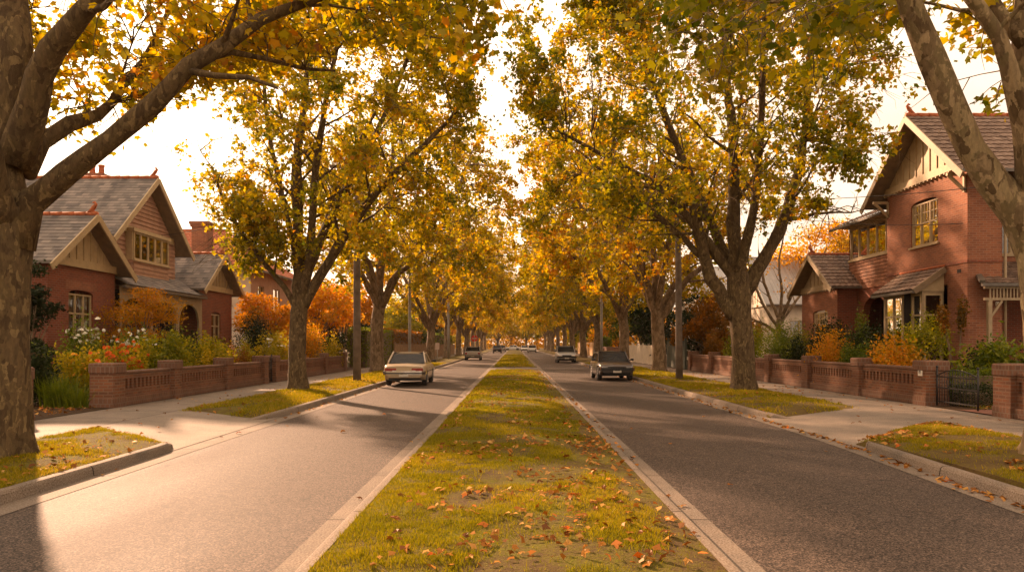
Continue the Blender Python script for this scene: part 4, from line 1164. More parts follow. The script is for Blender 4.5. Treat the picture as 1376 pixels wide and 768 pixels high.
def gable_face(parent, x, out, yc, hw, zb, zt, mat, batten='cream', step=.42, kind='batten', beam=True, brackets=False):
    """triangular gable end at plane x"""
    m = MB()
    if kind == 'batten':
        m.poly([(x, yc - hw, zb), (x, yc + hw, zb), (x, yc, zt)])
    else:
        rows = int((zt - zb) / .17); rh = (zt - zb) / rows
        for k in range(rows):
            h0 = hw * (1 - k / rows); h1 = hw * (1 - (k + 1) / rows)
            z0, z1 = zb + k * rh, zb + (k + 1) * rh
            m.quad((x + out * .045, yc - h0, z0), (x + out * .045, yc + h0, z0), (x, yc + h1, z1), (x, yc - h1, z1))
            m.quad((x + out * .045, yc - h0, z0), (x + out * .045, yc + h0, z0), (x, yc + h0, z0), (x, yc - h0, z0))
    G = m.build('gable', M[mat], parent)
    b = MB()
    if kind == 'batten':
        k = -int(hw / step)
        while k * step < hw:
            y = k * step; zz = zb + (zt - zb) * (1 - (abs(y) + .03) / hw)
            if zz > zb + .2: b.box(x, x + out * .035, yc + y - .03, yc + y + .03, zb + .17, zz - .02)
            k += 1
    if beam:
        b.box(x, x + out * .06, yc - hw, yc + hw, zb - .06, zb + .17)
        b.box(x, x + out * .09, yc - hw, yc + hw, zb - .10, zb - .061)
    if brackets:
        k = -hw + .15
        while k < hw:
            b.box(x, x + out * .11, yc + k - .03, yc + k + .03, zb - .165, zb - .101); k += .26
    if b.v: b.build('trim', M[batten], G)
    return G

def chimney(parent, x, y, z0, z1, sx, sy, mat='brick_house', pots=2):
    m = MB()
    m.box(x - sx, x + sx, y - sy, y + sy, z0, z1 - .3)
    m.box(x - sx - .06, x + sx + .06, y - sy - .06, y + sy + .06, z1 - .3, z1 - .16)
    m.box(x - sx - .11, x + sx + .11, y - sy - .11, y + sy + .11, z1 - .16, z1)
    C = m.build('chimney', M[mat], parent)
    for k in range(pots):
        p = MB(); px = x + (k - (pots - 1) / 2) * .42
        p.lathe([(.15, 0), (.13, .08), (.11, .35), (.14, .38), (.14, .46), (.10, .47)], (px, y, z1), 12)
        p.build('chimney_pot', M['terracotta'], C)
    return C

def lap_wall(name, parent, mat, axis, c, out, a0, a1, z0, z1, rh=.17, lip=.022, holes=()):
    m = MB(); rows = max(1, round((z1 - z0) / rh)); rh = (z1 - z0) / rows
    for k in range(rows):
        za, zb = z0 + k * rh, z0 + (k + 1) * rh
        spans = [(a0, a1)]
        for h in holes:
            if h[2] < zb - .02 and h[3] > za + .02:
                ns = []
                for s0, s1 in spans:
                    if h[0] > s0: ns.append((s0, min(h[0], s1)))
                    if h[1] < s1: ns.append((max(h[1], s0), s1))
                spans = ns
        for s0, s1 in spans:
            if s1 - s0 < .01: continue
            q = lambda a, z, d: wpt(axis, c + out * d, a, z)
            m.quad(q(s0, za, lip), q(s1, za, lip), q(s1, zb, 0), q(s0, zb, 0))
            m.quad(q(s0, za, lip), q(s1, za, lip), q(s1, za, 0), q(s0, za, 0))
    return m.build(name, M[mat], parent)

# ------------------------------------------------------------------ the slate roofed house (sunlit side of the street)
H = thing('brick_house', 'brick and weatherboard house with grey slate gables behind the flowering garden', 'house', (-18, 31, .14))
XF, XM = -15.0, -16.0
# front wing with the big window
wall('wall', H, M['brick_house'], 'x', XF, 1, 23.9, 27.95, .1, 4.42, [(25.05, 26.5, 1.75, 3.55, .12)])
wall('wall', H, M['brick_house'], 'y', 23.9, -1, -23.5, XF, .1, 4.3)
wall('wall', H, M['brick_house'], 'y', 27.95, 1, -17, XF, .1, 4.3)
window(H, 'x', XF, 1, 25.05, 26.5, 1.75, 3.43, 3, 2.75, fr='cream', seed=3)
lin = MB(); lin.box(XF - .05, XF + .012, 24.85, 26.7, 3.56, 3.86); lin.build('lintel', M['brick_house_red'], H)
gable_roof(H, XF + .5, -24, 25.9, 2.5, 4.32, 6.2, 'slate')
gable_face(H, XF + .02, 1, 25.9, 2.02, 4.42, 5.98, 'cream', 'cream')
# far wing with the small window
wall('wall', H, M['brick_house'], 'x', XF, 1, 35.45, 39.5, .1, 4.42, [(36.85, 38.0, 1.5, 3.3, .12)])
wall('wall', H, M['brick_house'], 'y', 35.45, -1, -17, XF, .1, 4.3)
window(H, 'x', XF, 1, 36.85, 38.0, 1.5, 3.2, 2, 2.6, fr='cream', seed=4)
gable_roof(H, XF + .5, -22, 37.45, 2.5, 4.32, 6.25, 'slate')
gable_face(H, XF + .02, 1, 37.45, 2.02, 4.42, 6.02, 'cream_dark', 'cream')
# two storey middle in weatherboard
MY = 32.3
lap_wall('weatherboard_wall', H, 'board_pink', 'x', XM, 1, 29.55, 35.05, 3.9, 6.5, .19, .045, holes=[(30.7, 33.7, 5.25, 6.3)])
lap_wall('weatherboard_wall', H, 'board_pink', 'y', 29.55, -1, -25, XM, 3.6, 6.2)
gable_face(H, XM + .03, 1, MY, 2.47, 6.42, 8.6, 'board_pink', 'cream', kind='lap')
gable_roof(H, XM + .55, -25, MY, 3.45, 5.95, 8.9, 'slate', ridge_r=.08)
o = MB()   # projecting oriel box under the window
o.box(XM, XM + .32, 30.62, 33.78, 5.04, 5.16)
for k in range(5): o.box(XM, XM + .34 - .012 * (k % 2), 30.66, 33.74, 4.16 + k * .176, 4.16 + k * .176 + .15)
o.box(XM, XM + .30, 30.68, 33.72, 4.15, 5.03); o.build('oriel', M['board_pink'], H)
o = MB(); o.box(XM, XM + .40, 30.55, 33.85, 6.34, 6.48); o.build('window_hood', M['cream'], H)
window(H, 'x', XM + .34, 1, 30.65, 33.75, 5.2, 6.33, 5, fr='cream', set_in=.0, curtain=.14, seed=5)
for yy in (30.62, 33.78):
    o = MB(); o.box(XM, XM + .30, yy - .03, yy + .03, 5.17, 6.335); o.build('oriel_side', M['cream'], H)
# verandah between the wings
m = MB(); slope(m, (XM + .05, 27.97, 4.72), (0, 1, 0), (1.35, 0, -.75), 7.46, math.hypot(1.35, .75), .22, 'slate')
vr = m.build('verandah_roof', M['slate'], H)
m = MB(); m.box(-14.72, -14.60, 27.97, 35.43, 3.82, 3.94); m.build('gutter', M['gutter_metal'], vr)
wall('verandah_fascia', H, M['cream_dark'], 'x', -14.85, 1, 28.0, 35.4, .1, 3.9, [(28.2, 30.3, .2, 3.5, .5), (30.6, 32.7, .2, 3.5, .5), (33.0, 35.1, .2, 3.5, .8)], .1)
wall('wall', H, M['interior_shade'], 'x', XM - .3, 1, 27.9, 35.5, .1, 4.6)  # back wall coloured near black to paint in the verandah shade
# roof behind: cross hip with pale flashing, chimney
m = MB()
slope(m, (-19.5, 28.2, 8.5), (0, -1, 0), (2.6, 0, -3.0), 6.0, math.hypot(2.6, 3.0), .22, 'slate', trim=lambda a, b: ((1.8 - a * .45, 6), (1.8 - b * .45, 6)))
br_ = m.build('roof', M['slate'], H)
m = MB(); m.bar((-19.45, 26.2, 8.6), (-16.9, 27.9, 5.6), .14, .06); m.build('flashing', M['picket_cream'], br_)
chimney(H, -19.4, 34.6, 7.5, 9.55, .42, .36)
chimney(H, -18.1, 43.2, 5.0, 8.75, .46, .4, 'brick_house_red', 0)
wall('wall', H, M['brick_house'], 'y', 39.5, 1, -22, XF, .1, 4.3)
m = MB(); m.quad((-17.5, 39.4, 7.2), (-23, 39.4, 7.2), (-23, 44.5, 4.4), (-17.5, 44.5, 4.4)); m.build('rear_roof', M['slate'], H)

# red tiled two storey house further on
H2 = thing('tiled_house', 'pale rendered two storey house under a red tiled hip roof beyond the tall chimney', 'house', (-22, 53, .14))
wall('wall', H2, M['board_pink'], 'x', -17.0, 1, 48, 58, .1, 6.6, [(49.4, 50.6, 3.9, 5.6, 0), (52.5, 54.0, 3.9, 5.6, 0)])
wall('wall', H2, M['picket_cream'], 'y', 48, -1, -29, -17.0, .1, 6.6, [(-19.6, -18.2, 4.2, 5.9, 0)])
window(H2, 'x', -17.0, 1, 49.4, 50.6, 3.9, 5.6, 2, seed=6); window(H2, 'x', -17.0, 1, 52.5, 54.0, 3.9, 5.6, 2, seed=7)
window(H2, 'y', 48, -1, -19.6, -18.2, 4.2, 5.9, 2, seed=8)
m = MB()
slope(m, (-20.5, 53, 9.75), (-1, 0, 0), (0, -5.6, -3.25), 12, math.hypot(5.6, 3.25), .3, 'tile', trim=lambda a, b: ((-a * .62, 9), (-b * .62, 9)))
slope(m, (-20.5, 53, 9.75), (0, 1, 0), (4.1, 0, -3.25), .2, math.hypot(4.1, 3.25), .3, 'tile', trim=lambda a, b: ((-a * 1.07, a * 1.07 + .01), (-b * 1.07, b * 1.07 + .01)))
slope(m, (-20.5, 53, 9.75), (-1, 0, 0), (0, 5.6, -3.25), 12, math.hypot(5.6, 3.25), .3, 'tile', trim=lambda a, b: ((-a * .62, 9), (-b * .62, 9)))
r2 = m.build('roof', M['tile_red'], H2)
m = MB(); m.tube([(-20.5, 53, 9.78), (-30, 53, 9.78)], [.1, .1], 8); m.tube([(-20.5, 53, 9.78), (-16.45, 47.4, 6.55)], [.09, .09], 8); m.build('ridge_cap', M['terracotta'], r2)
m = MB(); m.bar((-16.4, 47.3, 6.45), (-16.4, 58.6, 6.45), .12, .14); m.bar((-16.4, 47.3, 6.45), (-29, 47.3, 6.45), .12, .14); m.build('gutter', M['gutter_metal'], r2)

# ------------------------------------------------------------------ the tall red brick house
R_ = thing('brick_house', 'tall red brick house with brown tiled gable, bay window and timber porch', 'house', (17, 29, .14))
XR = 15.0; Y0, Y1 = 24.63, 29.94; YC = (Y0 + Y1) / 2
wall('wall', R_, M['brick_house_red'], 'x', XR, -1, Y0, Y1, .1, 7.72, [(26.35, 28.15, 5.32, 7.0, .16), (26.1, 28.6, .9, 3.55, 0)])
wall('wall', R_, M['brick_house_red'], 'y', Y0, -1, XR, 16.15, .1, 7.5)
wall('wall', R_, M['brick_house_red'], 'x', 16.15, 1, Y0, 26.6, 4.3, 7.5)
wall('wall', R_, M['brick_house'], 'x', 16.15, 1, Y0, 28.4, .1, 4.298)
wall('wall', R_, M['brick_house_red'], 'y', 26.6, -1, 16.15, 24, 4.3, 7.4, [(17.2, 18.4, 4.9, 6.6, 0)])
wall('wall', R_, M['brick_house'], 'y', 28.4, -1, 16.15, 24, .1, 4.298, [(17.0, 18.1, .2, 2.4, 0)])
m = MB(); m.quad((16.15, 26.4, 4.29), (24, 26.4, 4.29), (24, 28.4, 4.29), (16.15, 28.4, 4.29)); m.build('porch_ceiling', M['soffit'], R_)
m = MB(); m.box(17.03, 18.07, 28.46, 28.52, .2, 2.38); m.build('door', M['gutter_metal'], R_)
wall('wall', R_, M['brick_house_red'], 'y', Y1, 1, XR, 24, .1, 7.5)
window(R_, 'y', 26.6, -1, 17.2, 18.4, 4.9, 6.6, 2, fr='cream', seed=9)
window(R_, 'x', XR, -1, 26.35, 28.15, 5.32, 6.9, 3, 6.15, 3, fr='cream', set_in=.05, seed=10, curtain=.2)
m = MB(); m.box(XR - .035, XR + .02, Y0 - .035, Y1, 4.40, 4.50); m.box(XR, 16.14, Y0 - .035, Y0 + .01, 4.41, 4.49); m.build('string_course', M['brick_house'], R_)
m = MB(); m.box(XR - .006, XR + .01, 24.98, 25.2, 4.1, 4.22); m.build('air_vent', M['interior_shade'], R_)
gable_roof(R_, XR - .65, 25, YC, 3.35, 7.32, 10.05, 'tile_brown', 'tile', .3, ridge='terracotta', barge='cream_dark', ridge_r=.09)
gable_face(R_, XR - .02, -1, YC, 2.72, 7.72, 9.85, 'cream', 'cream', .46, brackets=True)
for yy in (Y0 + .12, Y1 - .12):
    m = MB(); m.bar((XR - .02, yy, 6.75), (XR - .02, yy, 7.35), .09); m.bar((XR - .02, yy, 6.8), (XR - .55, yy, 7.3), .09); m.bar((XR - .05, yy, 7.34), (XR - .62, yy, 7.34), .1)
    m.build('eave_bracket', M['cream'], R_)
# bay window and its tiled hood
m = MB(); slope(m, (XR - .02, 25.86, 4.38), (0, 1, 0), (-1.12, 0, -.78), 2.96, math.hypot(1.12, .78), .3, 'tile')
hd = m.build('window_hood', M['tile_brown'], R_)
m = MB(); m.bar((XR - .02, 25.84, 4.30), (13.88, 25.84, 3.52), .05, .2); m.bar((XR - .02, 28.84, 4.30), (13.88, 28.84, 3.52), .05, .2); m.build('bargeboard', M['soffit'], hd)
m = MB(); m.tube([(XR - .04, 25.86, 4.42), (XR - .04, 28.82, 4.42)], [.05, .05], 8); m.build('ridge_cap', M['terracotta'], hd)
m = MB(); m.bar((13.86, 25.84, 3.52), (13.86, 28.84, 3.52), .1, .1); m.build('gutter', M['gutter_metal'], hd)
for yy in (25.97, 28.7):
    m = MB(); m.poly([(14.1, yy, 3.55), (XR, yy, 3.55), (XR, yy, 4.2), (14.1, yy, 3.62)]); m.build('hood_cheek', M['cream'], hd)
BX = 14.25
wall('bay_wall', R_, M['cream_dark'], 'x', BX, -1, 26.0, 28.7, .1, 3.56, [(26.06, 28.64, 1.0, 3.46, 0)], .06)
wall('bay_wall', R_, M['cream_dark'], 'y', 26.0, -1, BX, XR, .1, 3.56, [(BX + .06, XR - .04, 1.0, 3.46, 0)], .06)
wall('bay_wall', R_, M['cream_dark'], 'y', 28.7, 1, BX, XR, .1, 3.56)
window(R_, 'x', BX, -1, 26.06, 28.64, 1.0, 3.46, 4, 2.72, fr='cream', set_in=.0, seed=11, curtain=.3)
window(R_, 'y', 26.0, -1, BX + .06, XR - .04, 1.0, 3.46, 1, 2.72, fr='cream', set_in=.0, seed=12, curtain=.0)
# glazed sleep-out over the arched entry
XS = 15.4
lap_wall('shingle_wall', R_, 'shingle', 'x', XS, -1, 29.96, 34.2, 4.25, 5.45, .16, .03)
window(R_, 'x', XS, -1, 30.05, 34.1, 5.52, 6.92, 5, fr='cream', set_in=.0, curtain=.1, seed=13)
m = MB(); m.box(XS - .06, XS + .1, 29.96, 34.2, 6.93, 7.12); m.box(XS - .07, XS + .1, 29.96, 34.2, 5.42, 5.51); m.build('plate_beam', M['cream'], R_)
wall('wall', R_, M['brick_house'], 'y', 34.2, 1, XS, 22, .1, 7)
m = MB(); slope(m, (18.2, 34.75, 8.5), (0, -1, 0), (-3.4, 0, -1.45), 4.85, math.hypot(3.4, 1.45), .3, 'tile')
sr = m.build('roof', M['tile_brown'], R_)
m = MB(); m.bar((14.75, 29.96, 6.97), (14.75, 34.8, 6.97), .1, .1); m.build('gutter', M['gutter_metal'], sr)
m = MB(); m.quad((14.8, 29.96, 7.0), (14.8, 34.7, 7.0), (XS + .1, 34.7, 7.14), (XS + .1, 29.96, 7.14)); m.build('soffit', M['soffit'], sr)
m = MB()
for k in range(14): m.box(14.86, XS, 30.05 + k * .33, 30.12 + k * .33, 6.99, 7.05)
m.build('rafter_trim', M['cream'], sr)
wall('wall', R_, M['brick_house'], 'x', XS + .01, -1, 29.96, 34.2, .1, 4.24, [(30.75, 32.95, .15, 3.75, .75)], .3)
m = MB(); m.box(XS - .04, XS, 30.0, 33.4, 4.14, 4.27); m.build('string_course', M['brick_house_red'], R_)
m = MB(); m.quad((16.9, 29.96, .1), (16.9, 34.2, .1), (16.9, 34.2, 4.2), (16.9, 29.96, 4.2)); m.build('entry_wall', M['interior_shade'], R_)  # near-black face paints the shade seen through the arch
# small gabled wing
wall('wall', R_, M['brick_house_red'], 'x', 14.5, -1, 33.4, 37.5, .1, 4.3, [(34.4, 36.1, 1.5, 3.3, .1)])
wall('wall', R_, M['brick_house'], 'y', 33.4, -1, 14.5, XS, .1, 4.3)
window(R_, 'x', 14.5, -1, 34.4, 36.1, 1.5, 3.2, 3, 2.6, 2, fr='cream', seed=14)
gable_roof(R_, 14.0, 21, 35.45, 2.5, 4.25, 5.95, 'tile_brown', 'tile', .3, barge='cream_dark')
gable_face(R_, 14.48, -1, 35.45, 2.02, 4.3, 5.75, 'cream_dark', 'cream_dark', .45, brackets=True)
# side porch in timber
PY = 24.15
m = MB(); slope(m, (15.15, 26.55, 4.62), (1, 0, 0), (0, -2.5, -.95), 7, math.hypot(2.5, .95), .3, 'tile', trim=lambda a, b: ((max(0, 1.0 - a * .4), 6.5), (max(0, 1.0 - b * .4), 6.5)))
pr = m.build('porch_roof', M['tile_brown'], R_)
m = MB(); m.bar((15.1, 24.02, 3.62), (21.5, 24.02, 3.62), .11, .1); m.build('gutter', M['gutter_metal'], pr)
m = MB(); m.bar((16.2, 26.5, 4.72), (15.1, 24.0, 3.72), .16, .08); m.build('ridge_cap', M['gutter_metal'], pr)
m = MB(); m.box(15.25, 21, PY - .05, PY + .05, 3.5, 3.60); m.box(15.25, 21, PY - .04, PY + .04, 3.12, 3.2)
k = 15.42
while k < 20.9: m.box(k, k + .045, PY - .02, PY + .02, 3.2, 3.5); k += .11
m.build('frieze', M['cream_dark'], R_)
for x in (15.42, 17.9, 20.4):
    m = MB(); m.box(x - .06, x + .06, PY - .06, PY + .06, 1.1, 3.12); m.lathe([(.05, 0), (.085, .1), (.05, .2), (.06, .6), (.085, .75), (.06, .85)], (x, PY, .2), 12)
    m.bar((x + .05, PY, 2.6), (x + .4, PY, 3.1), .07); m.build('porch_post', M['cream_dark'], R_)
m = MB(); m.box(16.16, 21, 24.0, 28.39, .1, .22); m.box(15.2, 16.155, 24.0, 24.6, .1, .218); m.build('porch_floor', M['concrete_crossing'], R_)
m = MB(); m.tube([(16.4, 26.52, .2), (16.4, 26.52, 7.2)], [.045, .045], 8); m.tube([(16.22, 24.58, .2), (16.22, 24.58, 7.2)], [.045, .045], 8); m.build('downpipe', M['cream_dark'], R_)
m = MB(); m.box(15.9, 16.02, Y0 - .12, Y0 - .01, 2.95, 3.1, .02); m.build('wall_lamp', M['plastic_white'], R_)

# grey roofed cottages further along
H4 = thing('grey_cottage', 'white trimmed cottage with pale grey iron roof behind the half bare tree', 'house', (21, 58, .14))
wall('wall', H4, M['picket_cream'], 'x', 18.6, -1, 54, 62, .1, 4.6, [(56, 57.4, 1.6, 3.4, 0)])
wall('wall', H4, M['picket_cream'], 'y', 54, -1, 18.6, 28, .1, 4.6, [(20, 21.4, 1.6, 3.4, 0)])
window(H4, 'x', 18.6, -1, 56, 57.4, 1.6, 3.4, 2, seed=15); window(H4, 'y', 54, -1, 20, 21.4, 1.6, 3.4, 2, seed=16)
gable_roof(H4, 18.0, 29, 58, 4.7, 4.55, 8.4, 'iron_grey', 'iron', 3.2, ridge='iron_grey', finial=False, barge='plastic_white')
gable_face(H4, 18.58, -1, 58, 4.0, 4.6, 7.9, 'picket_cream', 'plastic_white', .6)
H5 = thing('grey_cottage', 'distant cream gabled cottage seen between the stout trunk and the timber pole', 'house', (20, 74, .14))
wall('wall', H5, M['picket_cream'], 'x', 17.2, -1, 69, 77, .1, 6.2, [(70.5, 72, 3.6, 5.4, 0), (74, 75.4, 3.6, 5.4, 0)])
wall('wall', H5, M['picket_cream'], 'y', 69, -1, 17.2, 26, .1, 6.2, [(18.6, 19.8, 3.6, 5.4, 0)])
window(H5, 'x', 17.2, -1, 70.5, 72, 3.6, 5.4, 2, seed=17); window(H5, 'x', 17.2, -1, 74, 75.4, 3.6, 5.4, 2, seed=18); window(H5, 'y', 69, -1, 18.6, 19.8, 3.6, 5.4, 2, seed=19)
gable_roof(H5, 16.5, 27, 73, 4.6, 6.1, 9.2, 'iron_grey', 'iron', 3.2, ridge='iron_grey', finial=False, barge='plastic_white')
gable_face(H5, 17.18, -1, 73, 4.0, 6.2, 8.9, 'picket_cream', 'plastic_white', .6)

# ------------------------------------------------------------------ slotted brick fences
def brick_fence(label, x, side, piers, h=1.12, ph=.86, panels=None, mat='brick_fence', group=None, wide=None):
    """side +1: the street lies towards +x of the wall face x"""
    t = thing('garden_wall', label, 'brick fence', (x, piers[0], .14), group)
    pr = random.Random(int(piers[0] * 10))
    for i, y in enumerate(piers):
        m = MB(); w = .29 if (wide and i in wide) else .24; d = .56 if (wide and i in wide) else .46
        z0 = .12
        m.box(x - side * d, x + side * .02, y - w, y + w, z0, h * .86)
        P = m.build('pier', M[mat], t)
        c = MB(); c.box(x - side * (d + .03), x + side * .05, y - w - .03, y + w + .03, h * .86 + .001, h + .14 - .03, .03)
        c.build('pier_cap', M['brick_cap'], P)
        f = MB(); f.box(x - side * (d + .015), x + side * .04, y - w - .02, y + w + .02, .1, .36, .01); f.build('pier_foot', M['brick_cap'], P)
    for i, (a, b) in enumerate(zip(piers, piers[1:])):
        if panels is not None and not panels[i]: continue
        wa = .29 if (wide and i in wide) else .24; wb = .29 if (wide and i + 1 in wide) else .24
        y0, y1 = a + wa - .01, b - wb + .01; xa, xb = x - side * .11, x - side * .34
        m = MB()
        s0 = ph - .30; m.box(xa, xb, y0, y1, .34, s0)
        n = int((y1 - y0) / .205); st = (y1 - y0) / n
        for k in range(n + 1):
            yy = y0 + st * k; m.box(xa - side * .004, xb + side * .004, max(y0, yy - .052), min(y1, yy + .052), s0 - .002, ph - .045)
        m.box(xa + side * .002, xb - side * .002, y0, y1, ph - .05, ph + .06)
        P = m.build('panel', M[mat], t)
        c = MB(); c.box(xa + side * .02, xb - side * .02, y0, y1, ph + .061, ph + .15, .025); c.build('coping', M['brick_cap'], P)
        f = MB(); f.box(x - side * .04, xb, y0, y1, .1, .342, .02); f.build('plinth', M['brick_cap'], P)
    return t
mk_brick('brick_cap', (.19, .10, .066), (.12, .068, .048), (.18, .14, .11), bw=.11, bh=.23, dirt=.55)
LW = -9.9
brick_fence('slotted brick fence panels from the big blotched corner pier to the far iron gate', LW, 1, [18.62, 21.9, 25.9, 29.7], wide=(0,))
brick_fence('last run of slotted brick fence behind the timber pole, past the narrow gate', LW, 1, [31.1, 35.0, 39.3, 43.7])
brick_fence('short brick fence half hidden by the huge mottled trunk', LW, 1, [6.5, 10.8, 15.0], wide=(2,))
RW = 10.5
brick_fence('slotted brick fence ending at the gate pier with the white number plate', RW, -1, [19.24, 22.9, 26.85, 30.9, 35.2, 39.9, 44.6], h=1.17, ph=.95, wide=(0,))
brick_fence('brick fence starting at the gate pier close to the leaning sunlit tree', RW, -1, [16.0, 12.2, 8.2][::-1], h=1.17, ph=.95, wide=(2,))
# number plate on the pier
m = MB(); m.box(RW - .036, RW - .02, 19.10, 19.30, .88, 1.14, .006)
np_ = tag(m.build('number_plate', M['plastic_white']), 'small white number plate fixed to the brick gate pier', 'house number')
m = MB()
for y0_, y1_, z0_, z1_ in ((19.225, 19.245, .94, 1.09), (19.155, 19.245, .985, 1.005), (19.175, 19.192, .93, 1.06)): m.box(RW - .041, RW - .0365, y0_, y1_, z0_, z1_)
m.build('digit', M['iron'], np_)
# iron gates
def iron_gate(label, x, y0, y1, h):
    t = thing('iron_gate', label, 'gate', (x, (y0 + y1) / 2, .15))
    for yy in (y0, y1):
        m = MB(); m.tube([(x, yy, .15), (x, yy, h + .12)], [.022, .022], 8); m.lathe([(.02, 0), (.035, .03), (.02, .06)], (x, yy, h + .12), 8); m.build('post', M['iron'], t)
    m = MB()
    for z in (.26, h * .62, h * .9): m.bar((x, y0, z), (x, y1, z), .025, .03)
    n = int((y1 - y0) / .11)
    for k in range(1, n):
        yy = y0 + (y1 - y0) * k / n; u = (k / n - .5) * 2
        m.tube([(x, yy, .2), (x, yy, h * .92 + .16 * (1 - u * u))], [.009, .009], 5)
    pts = [(x, y0 + (y1 - y0) * k / 16, h * .92 + .16 * (1 - ((k / 16 - .5) * 2) ** 2)) for k in range(17)]
    m.tube(pts, [.013] * 17, 6)
    for s in (-1, 1):     # scroll work
        yc = (y0 + y1) / 2 + s * .3
        m.tube([(x, yc + s * .02 * a * math.cos(a * 1.1), h * .76 + .02 * a * math.sin(a * 1.1)) for a in np.linspace(.5, 7, 22)], [.009] * 22, 5)
    m.build('grille', M['iron'], t)
    return t
iron_gate('dark iron garden gate between the two brick gate piers', RW + .25, 17.25, 18.92, .98)
iron_gate('narrow dark iron gate in the gap of the brick fence under the flowering shrubs', LW - .15, 29.98, 30.82, 1.1)

# ------------------------------------------------------------------ timber fences further on
def pale_fence(name, label, x, y0, y1, h, mat, w=.12, gap=.015, posts=True, side=1):
    t = thing(name, label, 'fence', (x, y0, .14))
    r = random.Random(int(y0)); m = MB(); y = y0
    while y < y1 - w:
        m.box(x, x + side * .02, y, y + w, .16, h + r.uniform(-.03, .03)); y += w + gap
    for z in (.5, h - .35): m.box(x - side * .06, x - side * .001, y0, y1, z, z + .08)
    m.build('paling', M[mat], t)
    if posts:
        k = 0
        while y0 + k * 2.6 <= y1 + .1:
            p = MB(); yy = y0 + k * 2.6; p.box(x - side * .10, x + side * .03, yy - .06, yy + .06, .1, h + .16, .01); p.build('post', M[mat], t); k += 1
    return t
pale_fence('paling_fence', 'brown timber paling fence behind the beige sedan', -9.6, 60, 84, 1.7, 'timber_fence')
pale_fence('paling_fence', 'far timber fence along the footpath near the silver hatchback', -9.6, 86, 120, 1.6, 'timber_fence', .2, .02)
pale_fence('picket_fence', 'cream paling fence in front of the dark evergreens', 10.4, 52.5, 68, 1.62, 'picket_cream', .3, .02, True, -1)
pale_fence('paling_fence', 'tan timber fence beside the light grey wagon', 10.4, 95, 122, 1.9, 'timber_light', .2, .02, True, -1)
pale_fence('panel_fence', 'dark green panel fence past the end of the slotted brick fence', 10.6, 46.2, 51.8, 1.9, 'fence_green', .6, .0, True, -1)
t = thing('brick_fence', 'low plain red brick wall behind the dark brown sedan', 'wall', (10.5, 76, .14))
m = MB(); m.box(10.4, 10.65, 71, 90, .1, 1.3); m.build('panel', M['brick_fence'], t)
m = MB(); m.box(10.36, 10.69, 71, 90, 1.301, 1.4, .02); m.build('coping', M['brick_cap'], t)
m = MB(); m.box(10.3, 10.75, 70.4, 71, .1, 1.75, .02); m.build('pier', M['brick_fence'], t)
